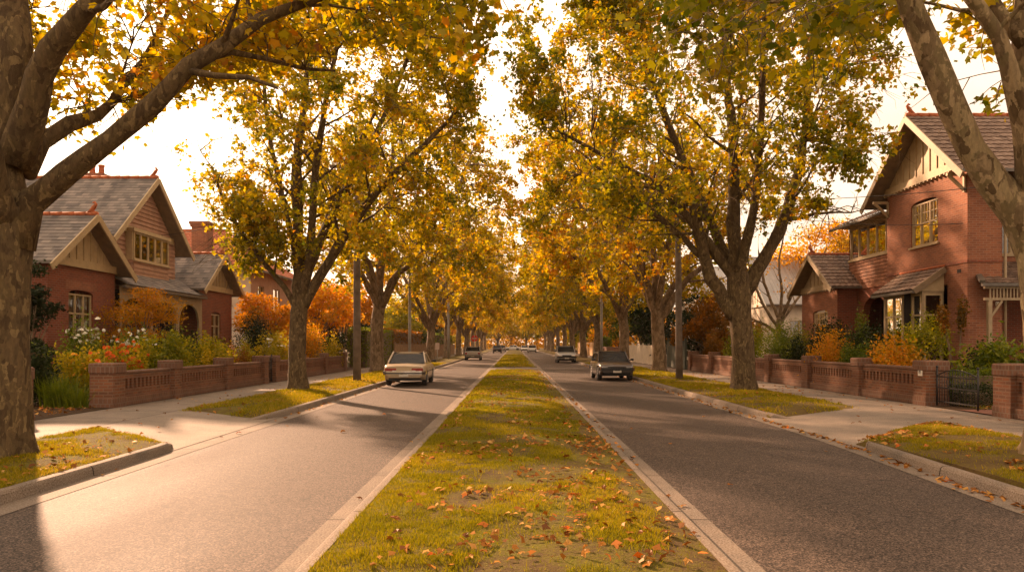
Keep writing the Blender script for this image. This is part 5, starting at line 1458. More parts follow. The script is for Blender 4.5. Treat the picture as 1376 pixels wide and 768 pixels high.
# ------------------------------------------------------------------ shrubs
def shrub(label, c, r, h, mat, n, leaf, tone=(.5, .2), name='shrub', seed=1, lumps=13, flowers=None, shape=LEAF4, up=.5, z0=.14, stems=True, rough=.3, group=None, zlow=.0, cat='shrub'):
    g = np.random.default_rng(seed); q = random.Random(seed)
    t = thing(name, label, cat, (c[0], c[1], z0), group)
    n = int(n * 1.55)
    rx, ry = r if isinstance(r, tuple) else (r, r)
    P = []; T = []; tops = []
    for i in range(lumps):
        a = 2 * PI * i / lumps * 2.4 + q.uniform(-.5, .5); d = q.uniform(.1, .82)
        lr = q.uniform(.24, .46) if rough > .2 else q.uniform(.36, .55)
        cz = z0 + zlow + (h - zlow) * q.uniform(.24, .78 - .25 * d)
        cc = np.array([c[0] + math.cos(a) * d * rx, c[1] + math.sin(a) * d * ry, cz])
        m = n // lumps
        v = g.standard_normal((m, 3)); v /= np.linalg.norm(v, axis=1, keepdims=True)
        rad = g.random(m) ** .4 * (1 + rough * (vnoise(v[:, 0] * 4 + i, v[:, 2] * 4, .7) - .5) * 2)
        if rough > .2: rad = np.where(g.random(m) < .15, rad * (1 + .5 * g.random(m)), rad)
        p = cc + v * rad[:, None] * np.array([rx * lr, ry * lr, (h - zlow) * .36])
        P.append(p); T.append(tone[0] + tone[1] * .5 * g.standard_normal() + tone[1] * .7 * g.standard_normal(m))
        tops.append(cc)
    P = np.concatenate(P); T = np.concatenate(T)
    P[:, 2] = np.clip(P[:, 2], z0 + .02 + zlow * .8, None)
    leafcloud('foliage', P, leaf, np.clip(T, 0, 1), M[mat], shape, t, up, seed)
    if stems:
        m = MB()
        for cc in tops:
            b = (c[0] + q.uniform(-.12, .12) * rx, c[1] + q.uniform(-.12, .12) * ry, z0 - .02)
            m.tube([b, ((b[0] + cc[0]) / 2, (b[1] + cc[1]) / 2, z0 + (cc[2] - z0) * .6), tuple(cc)], [.022, .016, .007], 5, False)
        m.build('stem', M['stem_brown'], t)
    if flowers:
        mt, k, sz, zf = flowers
        cand = P[(P[:, 2] > z0 + (h - z0) * zf) & (P[:, 0] * (1 if c[0] < 0 else -1) > c[0] * (1 if c[0] < 0 else -1) - .3)]
        base = None
        for i in g.permutation(len(cand))[:k]:
            p = cand[i] + np.array([g.normal(0, .04), g.normal(0, .04) , .10])
            if base is None:
                m = MB(); rr = random.Random(seed + 5)
                for ring, (nn, rd, zz, tl) in enumerate(((6, .8, 0, .35), (5, .5, .22, .6), (3, .25, .4, .8))):
                    for a in range(nn):
                        an = 2 * PI * a / nn + ring * .5; ca, sa = math.cos(an), math.sin(an)
                        w = rd * .62
                        m.add([(0, 0, zz * .5 - .1), (ca * rd * .6 - sa * w, sa * rd * .6 + ca * w, zz + tl * .25), (ca * rd * 1.1, sa * rd * 1.1, zz + tl * .5), (ca * rd * .6 + sa * w, sa * rd * .6 - ca * w, zz + tl * .25)], [(0, 1, 2, 3)])
                ORG['_f'] = (0, 0, 0)
                base = m.build('flower', M[mt]); base.parent = t; KIDS.setdefault(t.name, []).append(base); o = base
            else:
                o = base.copy(); COL.objects.link(o); o.parent = t; KIDS[t.name].append(o)
            o.location = tuple(p - np.array(ORG[t.name])); s = sz * q.uniform(.7, 1.25); o.scale = (s, s, s)
            o.rotation_euler = (q.gauss(0, .5), q.gauss(0, .5), q.uniform(0, 6))
    return t

# garden of the slate roofed house
shrub('orange flowering shrub leaning over the big corner pier of the brick fence', (-10.95, 20.6), (.6, 1.2), 1.62, 'leaf_olive', 2600, .09, (.7, .3), seed=801, lumps=14, flowers=('petal_orange', 95, .085, .5))
shrub('yellow flowering shrub beside the orange flowers above the strappy clump', (-11.6, 19.9), .62, 1.6, 'leaf_olive', 1600, .10, (.75, .25), seed=802, flowers=('petal_yellow', 45, .07, .4))
shrub('white rose bush with scattered blooms in front of the maple', (-12.1, 23.8), (1.0, 1.3), 2.15, 'leaf_green', 3600, .095, (.6, .3), seed=803, flowers=('petal_white', 40, .08, .7), name='rose_bush', rough=.5)
shrub('white rose bush close to the brick gable wall and camellia', (-12.5, 21.3), .85, 2.25, 'leaf_green', 2400, .085, (.7, .25), seed=804, flowers=('petal_white', 22, .08, .7), name='rose_bush', rough=.5)
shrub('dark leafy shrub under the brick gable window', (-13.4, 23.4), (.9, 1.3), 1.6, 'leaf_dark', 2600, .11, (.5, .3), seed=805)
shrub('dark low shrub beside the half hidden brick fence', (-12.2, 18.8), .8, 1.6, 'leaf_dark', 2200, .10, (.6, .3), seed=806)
shrub('yellow green bushy shrub behind the first slotted panel', (-10.95, 23.4), (.75, 1.3), 1.95, 'leaf_olive', 5200, .10, (.35, .3), seed=807)
shrub('straw tinted bushy shrub behind the second slotted panel', (-10.95, 26.6), (.8, 1.5), 1.9, 'leaf_olive', 4600, .10, (.55, .35), seed=808)
shrub('clipped dark round shrub in front of the far brick wing', (-12.9, 29.3), .8, 2.35, 'leaf_dark', 3600, .07, (.55, .25), seed=809, rough=.12)
shrub('grey brown rounded shrub before the verandah', (-12.3, 30.9), .85, 2.25, 'leaf_rust', 3200, .07, (.25, .2), seed=810, rough=.12)
shrub('tall dark round shrub between the far brick wing and the slender street tree', (-12.3, 35.0), (1.0, 1.1), 3.3, 'leaf_dark', 5200, .08, (.6, .3), seed=811, rough=.12, lumps=16)
shrub('yellow green topiary bush with a pointed tuft', (-11.1, 30.7), (.62, .7), 1.95, 'leaf_olive', 2600, .065, (.55, .2), seed=812, rough=.15)
shrub('pale flowering shrub next to the slender trunk by the narrow gate', (-10.9, 33.6), (.9, 1.2), 2.3, 'leaf_olive', 3000, .09, (.65, .25), seed=813, flowers=('petal_white', 16, .08, .6))
shrub('rounded yellow and red shrub over the last slotted panels', (-11.2, 39.2), (1.2, 1.9), 2.75, 'leaf_gold', 4600, .10, (.4, .3), seed=814, lumps=16)
shrub('small brown shrub over the fence between the pointed topiary and the gate', (-10.7, 28.6), (.5, 1.0), 1.55, 'leaf_rust', 1700, .07, (.7, .2), seed=815)
shrub('low green shrub in shade between rose bush and maple', (-12.2, 26.0), (.9, 1.0), 1.6, 'leaf_green', 2200, .09, (.5, .25), seed=816)
shrub('pale green shrub at the end of the brick fence beside the timber pole', (-10.6, 43.0), (.7, 1.0), 2.2, 'leaf_olive', 1900, .10, (.75, .2), seed=817)

def strappy(label, c, n, L, seed):
    g = random.Random(seed); t = thing('strappy_plant', label, 'plant', (c[0], c[1], .14))
    V = []; T = []
    for i in range(n):
        a = g.uniform(0, 2 * PI); l = L * g.uniform(.6, 1.1); sp = g.uniform(.15, .95); b = Vector((c[0] + g.gauss(0, .14), c[1] + g.gauss(0, .14), .14))
        d = Vector((math.cos(a), math.sin(a), 0)); sd = Vector((-d.y, d.x, 0)) * .017
        pr = None
        for k in range(5):
            u = k / 4; p = b + d * (l * sp * u ** 1.4) + Vector((0, 0, l * (u - sp * .55 * u ** 2.6)))
            w = sd * (1 - u * .92)
            if pr: V += [pr[0], pr[1], p + w, p - w]; T.append(.35 + .5 * g.random())
            pr = (p - w, p + w)
    np_mesh('foliage', np.array([tuple(v) for v in V]), 4, M['leaf_green'], np.array(T), t)
    return t
strappy('clump of strappy green blades by the mulch at the corner pier', (-11.35, 18.55), 420, 1.0, 821)
strappy('smaller strappy clump against the corner pier', (-10.75, 18.35), 140, .75, 822)

def hedge(label, x0, x1, y0, y1, h, mat, n, leaf, seed, tone=(.5, .2)):
    g = np.random.default_rng(seed); t = thing('clipped_hedge', label, 'hedge', ((x0 + x1) / 2, (y0 + y1) / 2, .14))
    P = np.stack([g.uniform(x0, x1, n), g.uniform(y0, y1, n), g.uniform(.16, h, n)], 1)
    f = g.integers(0, 4, n); k = g.random(n) < .85
    P[k & (f == 0), 0] = x0; P[k & (f == 1), 0] = x1; P[k & (f == 2), 2] = h; P[k & (f == 3), 1] = y0
    P += g.standard_normal(P.shape) * .045
    P[:, 0] += .12 * (vnoise(P[:, 1], P[:, 2], .8) - .5); P[:, 2] += .14 * (vnoise(P[:, 1] + 4, P[:, 0], .9) - .5)
    leafcloud('foliage', P, leaf, np.clip(tone[0] + tone[1] * g.standard_normal(n), 0, 1), M[mat], LEAF4, t, .4, seed)
    m = MB(); m.box(x0 + .12, x1 - .12, y0 + .12, y1 - .12, .1, h - .14); m.build('branch_core', M['stem_brown'], t)
    return t
hedge('clipped tall green hedge block beside the second street trunk', -11.2, -9.8, 50, 60.5, 2.75, 'leaf_green', 5200, .13, 831, (.6, .25))
hedge('rusty brown clipped hedge behind the beige sedan roof', -11.2, -9.9, 61.5, 80, 2.9, 'leaf_rust', 5200, .17, 832, (.65, .25))
hedge('dark green hedge above the far paling fence', -11.4, -10.0, 88, 120, 3.0, 'leaf_green', 4200, .25, 833, (.4, .25))
hedge('low clipped box hedge seen through the iron gate', 11.4, 15.0, 19.45, 20.0, 1.0, 'leaf_green', 5200, .055, 834, (.35, .2))
hedge('narrow clipped hedge along the lawn edge inside the gate', 11.1, 11.9, 18.3, 19.2, .62, 'leaf_dark', 2400, .05, 835, (.7, .2))
hedge('green hedge beyond the tan timber fence', 11.0, 12.6, 96, 124, 2.6, 'leaf_green', 3000, .25, 836, (.6, .25))

# garden of the tall brick house
shrub('bright green bushy shrub behind the stout trunk', (11.9, 33.2), (1.1, 1.6), 2.6, 'leaf_green', 6200, .09, (.55, .25), seed=851, lumps=16, shape=LEAFLONG, up=.1)
shrub('paler green shrub between the half bare tree and the orange shrub', (13.3, 36.2), (1.1, 1.2), 2.7, 'leaf_olive', 3800, .09, (.3, .25), seed=852)
shrub('dark clipped ball shrub below the small gable window', (13.1, 31.6), .78, 3.05, 'leaf_dark', 4800, .075, (.55, .3), seed=853, rough=.12, lumps=16)
shrub('orange leaved shrub behind the middle slotted panels', (11.5, 27.2), (.8, 1.7), 2.1, 'leaf_orange', 4200, .09, (.35, .28), seed=854, lumps=16, rough=.45)
shrub('dark green shrub before the arched entry', (12.7, 26.6), (.85, 1.0), 2.35, 'leaf_dark', 3800, .095, (.75, .25), seed=855)
shrub('tall olive green shrub rising beside the arch and bay window', (13.5, 28.9), (.5, .55), 2.75, 'leaf_green', 2600, .09, (.45, .25), seed=856, rough=.4)
shrub('orange and yellow leaved shrub behind the panel nearest the number plate', (11.55, 22.6), (.75, 1.5), 1.9, 'leaf_orange', 3600, .10, (.4, .3), seed=857, lumps=16, rough=.45)
shrub('airy rose bush growing over the bay window', (13.35, 24.4), (.9, 1.0), 2.75, 'leaf_olive', 1700, .095, (.35, .25), seed=858, zlow=.9, rough=.5, name='rose_bush')
shrub('standard rose with a round head on a thin bare stem', (13.45, 22.6), .5, 3.05, 'leaf_rust', 900, .085, (.5, .3), seed=859, zlow=1.75, lumps=5, name='standard_rose')
shrub('broad leafy plant inside the gate below the porch', (13.2, 20.6), (1.1, .8), 1.75, 'leaf_green', 1500, .17, (.5, .3), seed=860, rough=.4, shape=LEAFLONG)
shrub('dark low shrub between bay window and box hedge', (13.6, 21.6), (1.0, .9), 1.6, 'leaf_dark', 2600, .09, (.6, .3), seed=861)
shrub('green shrub filling the gap under the orange leaves by the fence', (12.1, 24.9), (.8, 1.1), 1.7, 'leaf_green', 2600, .09, (.4, .25), seed=862)
shrub('dense dark shrub over the far slotted panels beside the stout trunk', (11.9, 38.6), (1.1, 1.8), 2.9, 'leaf_olive', 4200, .11, (.25, .25), seed=863, lumps=16)
shrub('rusty shrub over the fence near the timber power pole', (11.6, 43.5), (1.0, 1.8), 2.4, 'leaf_rust', 3000, .11, (.55, .25), seed=864)
shrub('dark leafy shrub under the porch frieze', (15.6, 21.4), (1.4, .8), 1.9, 'leaf_dark', 2600, .13, (.7, .3), seed=865)
shrub('round topiary ball above the tan timber fence', (10.9, 123), 1.0, 3.6, 'leaf_olive', 1500, .2, (.7, .2), seed=866, rough=.1)

shrub('dark round shrub rising behind the middle orange shrub', (12.5, 29.2), (.9, 1.1), 2.5, 'leaf_dark', 3000, .09, (.7, .3), seed=871)
shrub('small mid green shrub poking over the panel between the two orange shrubs', (11.2, 24.9), (.5, .9), 1.75, 'leaf_green', 1800, .075, (.45, .25), seed=872)
shrub('low dark shrub tucked behind the third fence pier', (11.3, 29.8), (.6, 1.0), 1.8, 'leaf_dark', 1800, .085, (.8, .25), seed=873)
shrub('bushy green shrub between the white roses and the verandah', (-12.9, 28.0), (.8, 1.0), 2.0, 'leaf_green', 2400, .085, (.35, .25), seed=874)
shrub('dark shrub at the foot of the brick gable wing beside the maple', (-13.6, 25.2), (.7, 1.0), 1.9, 'leaf_dark', 2200, .09, (.7, .3), seed=875)
# ------------------------------------------------------------------ poles, wires and signs
def pole(label, x, y, h, r, mat, arm=None, name='power_pole', lean=0):
    t = thing(name, label, 'pole', (x, y, .1))
    m = MB(); m.tube([(x, y, .05), (x + lean * .3, y, h * .33), (x + lean * .7, y, h * .7), (x + lean, y, h)], [r * 1.18, r * 1.05, r * .92, r * .8], 14); m.build('shaft', M[mat], t)
    if arm:
        m = MB(); m.bar((x - arm + lean, y - r, h - .35), (x + arm + lean, y - r, h - .35), .1, .12); m.build('crossarm', M['timber_pole'], t)
        for k in (-.9, -.35, .35, .9):
            i = MB(); i.lathe([(.03, 0), (.05, .03), (.03, .06), (.055, .09), (.03, .13)], (x + arm * k + lean, y - r, h - .29), 8); i.build('insulator', M['plastic_white'], t)
    return t
pole('grey timber power pole on the verge between the slender tree and the beige sedan', -6.55, 31, 9.4, .145, 'timber_pole', 1.1)
pole('timber power pole with pale lower half on the verge opposite the brick fence', 7.1, 32, 8.6, .135, 'timber_pole', .9, lean=-.08)
pole('slim grey steel street pole behind the beige sedan', -6.5, 46.3, 8, .085, 'steel_pole', name='street_pole')
pole('pale slim steel pole beside the trunk near the silver hatchback', -6.7, 76, 9, .11, 'steel_pole', name='street_pole')
pole('thin steel pole against the trunk behind the dark brown sedan', 7.1, 60.5, 9, .09, 'steel_pole', name='street_pole')
pole('timber pole far down the avenue behind the light grey wagon', 6.9, 118, 9, .16, 'timber_pole', name='street_pole')

def wire(label, a, b, sag, r=.012):
    m = MB(); A = Vector(a); B = Vector(b); n = 24
    pts = [A.lerp(B, k / n) - Vector((0, 0, sag * 4 * (k / n) * (1 - k / n))) for k in range(n + 1)]
    m.tube(pts, [r] * (n + 1), 5)
    return tag(m.build('service_wire', M['wire']), label, 'wire')
wire('upper thin service wire running from the timber pole past the brick gable', (7.4, 31.9, 8.0), (15.4, 20.5, 6.35), .35)
wire('lower thin service wire crossing below the gable window', (7.7, 31.9, 8.0), (14.9, 24.7, 5.7), .45)
wire('thin service wire from the slate house gable to the grey timber pole', (-16.0, 33.6, 6.6), (-6.8, 30.9, 8.9), .5)

def sign(label, x, y, z0, z1, w, mat, h, r=.03, octo=False, border=None):
    t = thing('street_sign', label, 'sign', (x, y, .1))
    m = MB(); m.tube([(x, y, .05), (x, y, z1)], [r, r], 8); m.build('post', M['steel_pole'], t)
    m = MB()
    if octo:
        pts = [(x + w / 2 * 1.08 * math.cos(PI / 8 + k * PI / 4), z1 - h / 2 + h / 2 * 1.08 * math.sin(PI / 8 + k * PI / 4)) for k in range(8)]
        m.add([(a, y - .05, b) for a, b in pts] + [(a, y - .035, b) for a, b in pts], [tuple(range(8)), tuple(range(15, 7, -1))] + [(k, (k + 1) % 8, 8 + (k + 1) % 8, 8 + k) for k in range(8)])
    else: m.box(x - w / 2, x + w / 2, y - .05, y - .035, z1 - h, z1, .004)
    p = m.build('face_plate', M[mat], t)
    if border:
        m = MB(); m.box(x - w * .36, x + w * .36, y - .056, y - .0505, z1 - h * .62, z1 - h * .38); m.build('band', M[border], p)
    return t
sign('small pale parking sign on a thin post by the street trunk behind the beige sedan', -6.4, 62, 1, 1.8, .34, 'sign_white', .55)
sign('red sign on a pole above the silver hatchback', -6.3, 118, 1, 3.1, 1.0, 'sign_red', 1.0, .07, True, 'sign_white')

# ------------------------------------------------------------------ cars
def lerp_prof(prof, y):
    if y <= prof[0][0]: return prof[0][1]
    for (a, u), (b, v) in zip(prof, prof[1:]):
        if y <= b: return u + (v - u) * (y - a) / (b - a)
    return prof[-1][1]

def make_car(name, label, cat, loc, rz, paint, L=4.4, Wd=1.7, deck=None, belt=.86, roof=None, wr=.62, axles=(-1.25, 1.35), trim='car_black', bumper='chrome', zroof=1.38, kind='sedan', tails='wide', wheel_r=.31, detail=True):
    """built along +y (front), on the ground at z=0"""
    t = thing(name, label, cat, (0, 0, 0)); ORG[t.name] = (0, 0, 0)
    hl = L / 2; hw = Wd / 2; sill = .24; wa = wheel_r + .07
    st = sorted(set([round(-hl + k * L / 88, 4) for k in range(89)]))
    m = MB(); ring = []
    for y in st:
        e = abs(y) / hl
        w = hw * (1 - .075 * max(0, (e - .62) / .38) ** 2.0 - (.06 * max(0, (e - .93) / .07) ** 2))
        zt = lerp_prof(deck, y); zb = sill + .17 * max(0, (e - .80) / .20)
        for ya in axles:
            if abs(y - ya) < wa: zb = max(zb, wheel_r + math.sqrt(wa * wa - (y - ya) ** 2) * .98)
        zb = min(zb, zt - .12); zm = zb + (zt - zb) * .52
        half = [(w * .80, zb), (w * .965, zb + .012), (w * .985, zb + (zm - zb) * .5), (w, zm), (w * .99, zt - .10), (w * .965, zt - .04), (w * .90, zt - .008), (w * .5, zt + .012), (0, zt + .02)]
        pts = half + [(-x, z) for x, z in half[-2::-1]]
        ring.append([(x, y, z) for x, z in pts])
    n = len(ring[0]); V = [p for r in ring for p in r]
    F = [(i * n + k, i * n + k + 1, (i + 1) * n + k + 1, (i + 1) * n + k) for i in range(len(ring) - 1) for k in range(n - 1)]
    m.add(V, F, smooth=True)
    m.add(ring[0], [tuple(range(n))]); m.add(ring[-1], [tuple(range(n - 1, -1, -1))])
    m.build('body', M[paint], t)
    m = MB(); m.box(-hw * .80, hw * .80, -hl + .35, hl - .35, .22, .55); 
    for ya in axles: m.box(-hw * .93, hw * .93, ya - wa * .95, ya + wa * .95, .42, .60)
    m.build('underbody', M['car_black'], t)
    # greenhouse
    yb0, yr0, yr1, yb1 = roof                      # rear glass base, roof rear, roof front, windscreen base
    zb0, zb1 = lerp_prof(deck, yb0) + .005, lerp_prof(deck, yb1) + .005; wb = hw * .90; wt = wr * hw / .85 if False else hw * wr / .85 * .86
    zr = zroof
    B = {'rl': (-wb, yb0, zb0), 'rr': (wb, yb0, zb0), 'fl': (-wb, yb1, zb1), 'fr': (wb, yb1, zb1)}
    T = {'rl': (-wt, yr0, zr - .03), 'rr': (wt, yr0, zr - .03), 'fl': (-wt * .97, yr1, zr - .03), 'fr': (wt * .97, yr1, zr - .03)}
    m = MB(); nx, ny = 10, 12; G = []
    for j in range(ny + 1):
        for i in range(nx + 1):
            u = i / nx * 2 - 1; v = j / ny; y = yr0 - .06 + (yr1 - yr0 + .12) * v
            G.append((u * (wt + .03), y, zr - .055 * abs(u) ** 4 - .05 * abs(v * 2 - 1) ** 5))
    top = len(G); G2 = [(x, y, z - .05) for x, y, z in G]
    FF = [(j * (nx + 1) + i, j * (nx + 1) + i + 1, (j + 1) * (nx + 1) + i + 1, (j + 1) * (nx + 1) + i) for j in range(ny) for i in range(nx)]
    m.add(G + G2, FF + [tuple(top + k for k in f[::-1]) for f in FF], smooth=True)
    edge = [i for i in range(nx + 1)] + [j * (nx + 1) + nx for j in range(1, ny + 1)] + [ny * (nx + 1) + i for i in range(nx - 1, -1, -1)] + [j * (nx + 1) for j in range(ny - 1, 0, -1)]
    m.add(G + G2, [(a, b, top + b, top + a) for a, b in zip(edge, edge[1:] + edge[:1])])
    m.build('roof', M[paint], t)
    m = MB()
    for k in ('rl', 'rr'): m.bar(B[k], T[k], .15, .05, up=(1, 0, 0))
    for k in ('fl', 'fr'): m.bar(B[k], T[k], .07, .045, up=(1, 0, 0))
    for s in (-1, 1):
        yb = (yb0 + yb1) * .5 - .05; yt = (yr0 + yr1) * .5
        m.bar((s * wb, yb, (zb0 + zb1) / 2), (s * (wt + .005), yt, zr - .04), .07, .04, up=(1, 0, 0))
        m.bar((s * wb, yb0 - .1, zb0 + .0), (s * wb, yb1 + .1, zb1 + .0), .05, .05)
        if kind == 'wagon': m.bar((s * wb, yb0 + .55, zb0), (s * wt, yr0 + .55, zr - .04), .05, .08, up=(1, 0, 0))
    m.build('pillar', M[paint], t)
    def pane(nm, a, b, c, d, ins=.012):
        P = [Vector(p) for p in (a, b, c, d)]; nn = (P[1] - P[0]).cross(P[3] - P[0]).normalized()
        cen = sum(P, Vector()) / 4
        if nn.dot(cen - Vector((0, cen.y * .4, .8))) < 0: nn = -nn
        q = MB(); P = [p - nn * ins for p in P]; q.quad(*P); return q.build(nm, M['car_glass'], t)
    pane('windscreen', B['fl'], B['fr'], T['fr'], T['fl'], .004); pane('rear_window', B['rl'], B['rr'], T['rr'], T['rl'], .004)
    for a, b in (('rl', 'fl'), ('rr', 'fr')): pane('side_window', B[a], B[b], T[b], T[a])
    # dark rubber round the windscreen and rear window
    for k1, k2 in (('fl', 'fr'), ('rl', 'rr')):
        m = MB(); m.bar(B[k1], B[k2], .03, .03); m.bar(T[k1], T[k2], .03, .03); m.bar(B[k1], T[k1], .02, .02); m.bar(B[k2], T[k2], .02, .02); m.build('window_seal', M['rubber'], t)
    # bumpers
    zbm = .55
    for s in (-1, 1):
        m = MB(); ye = s * (hl + .015); pts = [(-hw * .985, s * (hl - .42), zbm), (-hw * .96, s * (hl - .16), zbm), (-hw * .84, ye, zbm), (0, ye + s * .03, zbm), (hw * .84, ye, zbm), (hw * .96, s * (hl - .16), zbm), (hw * .985, s * (hl - .42), zbm)]
        for a, b in zip(pts, pts[1:]): m.bar(a, b, .09, .15)
        b_ = m.build('bumper', M[bumper], t)
        m = MB()
        for a, b in zip(pts, pts[1:]): m.bar((a[0] * 1.006, a[1] + s * .04, zbm - .02), (b[0] * 1.006, b[1] + s * .04, zbm - .02), .05, .055)
        m.build('rubber_strip', M['car_black'], b_)
        m = MB(); m.box(-hw * .78, hw * .78, s * (hl - .10), s * (hl - .03), .34, .49, .02); m.build('valance', M[trim if s > 0 else paint], t)
    # number plates (blank)
    zp = .44
    for s in (-1, 1):
        m = MB(); m.box(-.19, .19, s * (hl + .07), s * (hl + .085), zp - .055, zp + .055, .006); m.build('licence_plate', M['plate'], t)
    # lights
    zf = lerp_prof(deck, hl - .05) - .13
    for sx in (-1, 1):
        m = MB(); m.box(sx * hw * .50, sx * hw * .86, hl - .10, hl + .012, zf - .08, zf + .075, .02); h = m.build('headlight', M['lamp_glass'], t)
        m = MB(); m.box(sx * hw * .865, sx * hw * .935, hl - .16, hl - .005, zf - .07, zf + .065, .015); m.build('indicator', M['lamp_amber'], t)
        zr_ = lerp_prof(deck, -hl + .05) - .16
        w0 = .36 if tails == 'wide' else .66
        hh = .075 if tails == 'wide' else .10
        m = MB(); m.box(sx * hw * w0, sx * hw * .90, -hl - .014, -hl + .10, zr_ - hh, zr_ + hh, .015); m.build('tail_light', M['tail_red'], t)
        if tails == 'wide':
            m = MB(); m.box(sx * hw * w0, sx * hw * .55, -hl - .018, -hl + .05, zr_ - hh * .9, zr_ - hh * .15, .01); m.build('reversing_light', M['lamp_glass'], t)
        m = MB(); yy = yb1 - .32; m.tube([(sx * hw * .93, yy, belt + .04), (sx * (hw + .05), yy, belt + .09)], [.02, .02], 6); m.box(sx * (hw + .03), sx * (hw + .19), yy - .05, yy + .04, belt + .03, belt + .15, .03); m.build('wing_mirror', M[trim], t)
        m = MB(); m.box(sx * hw * .985, sx * (hw + .012), -hl + .5, hl - .5, .56, .60, .004)
        for ya in axles: pass
        m.build('side_strip', M[trim], t)
        for yd in (-.35, .55):
            m = MB(); m.box(sx * hw * .985, sx * (hw + .022), yd - .09, yd + .09, .70, .73, .008); m.build('door_handle', M['chrome'], t)
    m = MB(); m.box(-hw * .46, hw * .46, hl - .08, hl + .008, zf - .085, zf + .07, .01); g = m.build('grille', M['car_black'], t)
    # wheels
    for sx in (-1, 1):
        for ya in axles:
            c = (sx * (hw - .205), ya, wheel_r); d = sx
            m = MB(); R = wheel_r
            m.lathe([(R * .60, 0), (R * .86, -.005 * d), (R * .97, .02 * d), (R, .05 * d), (R, .14 * d), (R * .97, .175 * d), (R * .86, .195 * d), (R * .62, .185 * d)], c, 28, 'x')
            ty = m.build('wheel', M['rubber'], t)
            m = MB(); m.lathe([(R * .62, .183 * d), (R * .60, .192 * d), (R * .50, .17 * d), (R * .2, .178 * d), (R * .16, .192 * d), (.005, .195 * d)], c, 20, 'x'); m.build('rim', M['alloy'], ty)
    t.location = loc; t.rotation_euler = (0, 0, rz)
    return t

SEDAN = [(-2.25, .80), (-2.12, .86), (-1.6, .885), (-1.2, .895), (.7, .90), (1.1, .88), (1.9, .80), (2.12, .74), (2.25, .66)]
make_car('parked_sedan', 'boxy beige sedan with wide red tail lamps parked by the sunlit kerb', 'car', (-4.47, 32.1, 0), .02, 'paint_beige', 4.5, 1.70, SEDAN, .88, (-1.30, -.66, .42, 1.10), .73, (-1.28, 1.38), 'car_black', 'chrome', 1.37, 'sedan', 'wide')
SEDAN2 = [(-2.1, .78), (-2.0, .86), (-1.4, .89), (.7, .89), (1.0, .87), (1.8, .79), (2.0, .74), (2.1, .66)]
make_car('parked_sedan', 'dark brown sedan with black bumper facing up the shaded road', 'car', (4.70, 36.3, 0), PI + .012, 'paint_brown', 4.2, 1.64, SEDAN2, .87, (-1.55, -1.05, .35, 1.02), .79, (-1.2, 1.28), 'car_black', 'car_black', 1.37, 'sedan', 'wide')
WAG = [(-2.1, .92), (-2.0, .98), (.8, 1.0), (1.1, .97), (1.85, .89), (2.02, .83), (2.1, .72)]
make_car('parked_wagon', 'light grey wagon facing up the shaded road beyond the dark sedan', 'car', (4.70, 68.5, 0), PI, 'paint_silver', 4.2, 1.74, WAG, .98, (-2.0, -1.75, .30, 1.02), .82, (-1.25, 1.3), 'car_black', 'car_black', 1.55, 'wagon', 'tall', .33)
HATCH = [(-2.05, .84), (-1.95, .93), (-1.5, .97), (.8, .97), (1.1, .93), (1.8, .82), (1.97, .76), (2.05, .66)]
make_car('parked_hatchback', 'grey hatchback parked by the kerb past the pale steel pole', 'car', (-4.40, 80.5, 0), .0, 'paint_grey', 4.1, 1.74, HATCH, .94, (-1.85, -1.35, .30, 1.10), .78, (-1.25, 1.3), 'car_black', 'paint_grey', 1.45, 'sedan', 'tall', .31)
make_car('parked_hatchback', 'small dark car far down the sunlit road', 'car', (-3.2, 141, 0), .0, 'paint_black', 4.1, 1.70, HATCH, .94, (-1.85, -1.35, .30, 1.10), .78, (-1.25, 1.3), 'car_black', 'car_black', 1.45, 'sedan', 'tall', .31)
make_car('parked_hatchback', 'small silver car just beyond the far dark car', 'car', (-2.75, 166, 0), .0, 'paint_silver', 4.1, 1.74, HATCH, .94, (-1.85, -1.35, .30, 1.10), .78, (-1.25, 1.3), 'car_black', 'paint_grey', 1.45, 'sedan', 'tall', .31)
make_car('parked_hatchback', 'far white car at the kerb of the shaded road', 'car', (3.62, 151, 0), .0, 'paint_white', 4.1, 1.74, HATCH, .94, (-1.85, -1.35, .30, 1.10), .78, (-1.25, 1.3), 'car_black', 'paint_white', 1.5, 'sedan', 'tall', .31)
make_car('moving_sedan', 'tiny pale sedan farthest down the shaded road', 'car', (2.4, 172, 0), PI, 'paint_white', 4.5, 1.70, SEDAN, .88, (-1.42, -.86, .42, 1.10), .78, (-1.28, 1.38), 'car_black', 'chrome', 1.38, 'sedan', 'wide')
make_car('moving_sedan', 'tiny white sedan crossing side on at the end of the street', 'car', (-.4, 200, 0), PI / 2, 'paint_white', 4.5, 1.70, SEDAN, .88, (-1.42, -.86, .42, 1.10), .78, (-1.28, 1.38), 'car_black', 'chrome', 1.38, 'sedan', 'wide')

# ------------------------------------------------------------------ light autumn air
hm = bpy.data.materials.new('haze'); hm.use_nodes = True; hm.node_tree.nodes.clear()
o_ = hm.node_tree.nodes.new('ShaderNodeOutputMaterial'); v_ = hm.node_tree.nodes.new('ShaderNodeVolumePrincipled')
v_.inputs['Density'].default_value = .0001; v_.inputs['Color'].default_value = (1, .95, .88, 1); v_.inputs['Anisotropy'].default_value = .3
hm.node_tree.links.new(v_.outputs[0], o_.inputs['Volume'])
m = MB(); m.box(-170, 170, -40, 430, -1.06, 30); tag(m.build('haze', hm), kind='stuff')
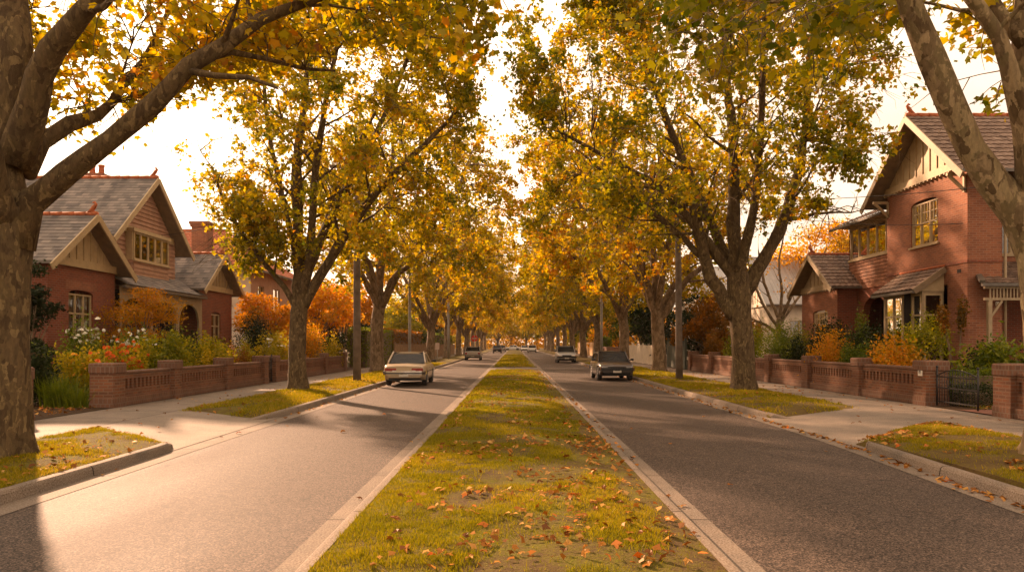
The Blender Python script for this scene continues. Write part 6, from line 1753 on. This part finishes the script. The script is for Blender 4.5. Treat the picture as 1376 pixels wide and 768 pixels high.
# ------------------------------------------------------------------ light, sky, camera
EL, AZ = math.radians(24), math.radians(-34.5)     # sun height; its bearing from +y towards +x
S = Vector((math.sin(AZ) * math.cos(EL), math.cos(AZ) * math.cos(EL), math.sin(EL)))
w = bpy.data.worlds.new('World'); SC.world = w; w.use_nodes = True
nt = w.node_tree; nt.nodes.clear()
out = nt.nodes.new('ShaderNodeOutputWorld'); bg = nt.nodes.new('ShaderNodeBackground')
sky = nt.nodes.new('ShaderNodeTexSky'); sky.sky_type = 'NISHITA'; sky.sun_disc = False
sky.sun_elevation = EL; sky.sun_rotation = AZ; sky.air_density = 1.0; sky.dust_density = 3.0; sky.ozone_density = 1.0
tc = nt.nodes.new('ShaderNodeTexCoord')
mp = nt.nodes.new('ShaderNodeMapping'); mp.inputs['Scale'].default_value = (1, 1, 3.0)
nz_ = nt.nodes.new('ShaderNodeTexNoise'); nz_.inputs['Scale'].default_value = 2.2; nz_.inputs['Detail'].default_value = 7; nz_.inputs['Roughness'].default_value = .6
rp = nt.nodes.new('ShaderNodeValToRGB'); rp.color_ramp.elements[0].position = .3; rp.color_ramp.elements[0].color = (.8, .8, .8, 1); rp.color_ramp.elements[1].position = .62; rp.color_ramp.elements[1].color = (.96, .96, .96, 1)
mx = nt.nodes.new('ShaderNodeMix'); mx.data_type = 'RGBA'
CLOUD = (14.0, 10.3, 7.3, 1)
mx.inputs[7].default_value = CLOUD
nt.links.new(tc.outputs['Generated'], mp.inputs[0]); nt.links.new(mp.outputs[0], nz_.inputs['Vector']); nt.links.new(nz_.outputs['Fac'], rp.inputs[0])
dp = nt.nodes.new('ShaderNodeVectorMath'); dp.operation = 'DOT_PRODUCT'; dp.inputs[1].default_value = tuple(S)
nt.links.new(tc.outputs['Generated'], dp.inputs[0])
gm = nt.nodes.new('ShaderNodeMapRange'); gm.inputs['From Min'].default_value = -1; gm.inputs['From Max'].default_value = 1; nt.links.new(dp.outputs['Value'], gm.inputs['Value'])
gl = nt.nodes.new('ShaderNodeValToRGB'); cr = gl.color_ramp
while len(cr.elements) < 5: cr.elements.new(.5)
for e, (p_, v_) in zip(cr.elements, ((0, .62), (.5, .56), (.75, .52), (.88, .72), (1, .95))): e.position = p_; e.color = (v_, v_, v_, 1)
nt.links.new(gm.outputs[0], gl.inputs[0])
n2 = nt.nodes.new('ShaderNodeTexNoise'); n2.inputs['Scale'].default_value = 3.2; n2.inputs['Detail'].default_value = 6; nt.links.new(mp.outputs[0], n2.inputs['Vector'])
m2 = nt.nodes.new('ShaderNodeMapRange'); m2.inputs['From Min'].default_value = .35; m2.inputs['From Max'].default_value = .65; m2.inputs['To Min'].default_value = .78; m2.inputs['To Max'].default_value = 1.12; nt.links.new(n2.outputs['Fac'], m2.inputs['Value'])
pr_ = nt.nodes.new('ShaderNodeMath'); pr_.operation = 'MULTIPLY'; nt.links.new(gl.outputs[0], pr_.inputs[0]); nt.links.new(m2.outputs[0], pr_.inputs[1])
sc_ = nt.nodes.new('ShaderNodeVectorMath'); sc_.operation = 'SCALE'; sc_.inputs[0].default_value = CLOUD[:3]; nt.links.new(pr_.outputs[0], sc_.inputs['Scale']); nt.links.new(sc_.outputs[0], mx.inputs[7])
nt.links.new(rp.outputs[0], mx.inputs[0]); nt.links.new(sky.outputs[0], mx.inputs[6]); nt.links.new(mx.outputs[2], bg.inputs[0])
bg.inputs[1].default_value = .082
nt.links.new(bg.outputs[0], out.inputs[0])

sd = bpy.data.lights.new('sun', 'SUN'); sd.energy = 4.9; sd.angle = math.radians(1.6); sd.color = (1, .60, .365)
so = bpy.data.objects.new('sun', sd); COL.objects.link(so); so.location = (0, 0, 60)
so.rotation_euler = (-S).to_track_quat('-Z', 'Y').to_euler()

cd = bpy.data.cameras.new('camera'); cam = bpy.data.objects.new('camera', cd); COL.objects.link(cam)
cam.location = (0, 0, 1.7); cam.rotation_euler = (PI / 2, 0, 0)
cd.sensor_fit = 'HORIZONTAL'; cd.sensor_width = 36; cd.lens = 36 * 1000 / 1376
cd.shift_x = -3 / 1376; cd.shift_y = (462 - 384) / 1376
cd.clip_start = .1; cd.clip_end = 4000
SC.camera = cam
vs = SC.view_settings
SC.display_settings.display_device = 'sRGB'
vs.view_transform = 'Standard'; vs.look = 'None'; vs.gamma = 1; vs.use_curve_mapping = False
vs.exposure = 1.47
SC.cycles.max_bounces = 8; SC.cycles.transmission_bounces = 4; SC.cycles.transparent_max_bounces = 12
SC.cycles.volume_bounces = 1
SC.cycles.use_denoising = True
SC.cycles.sample_clamp_indirect = 6
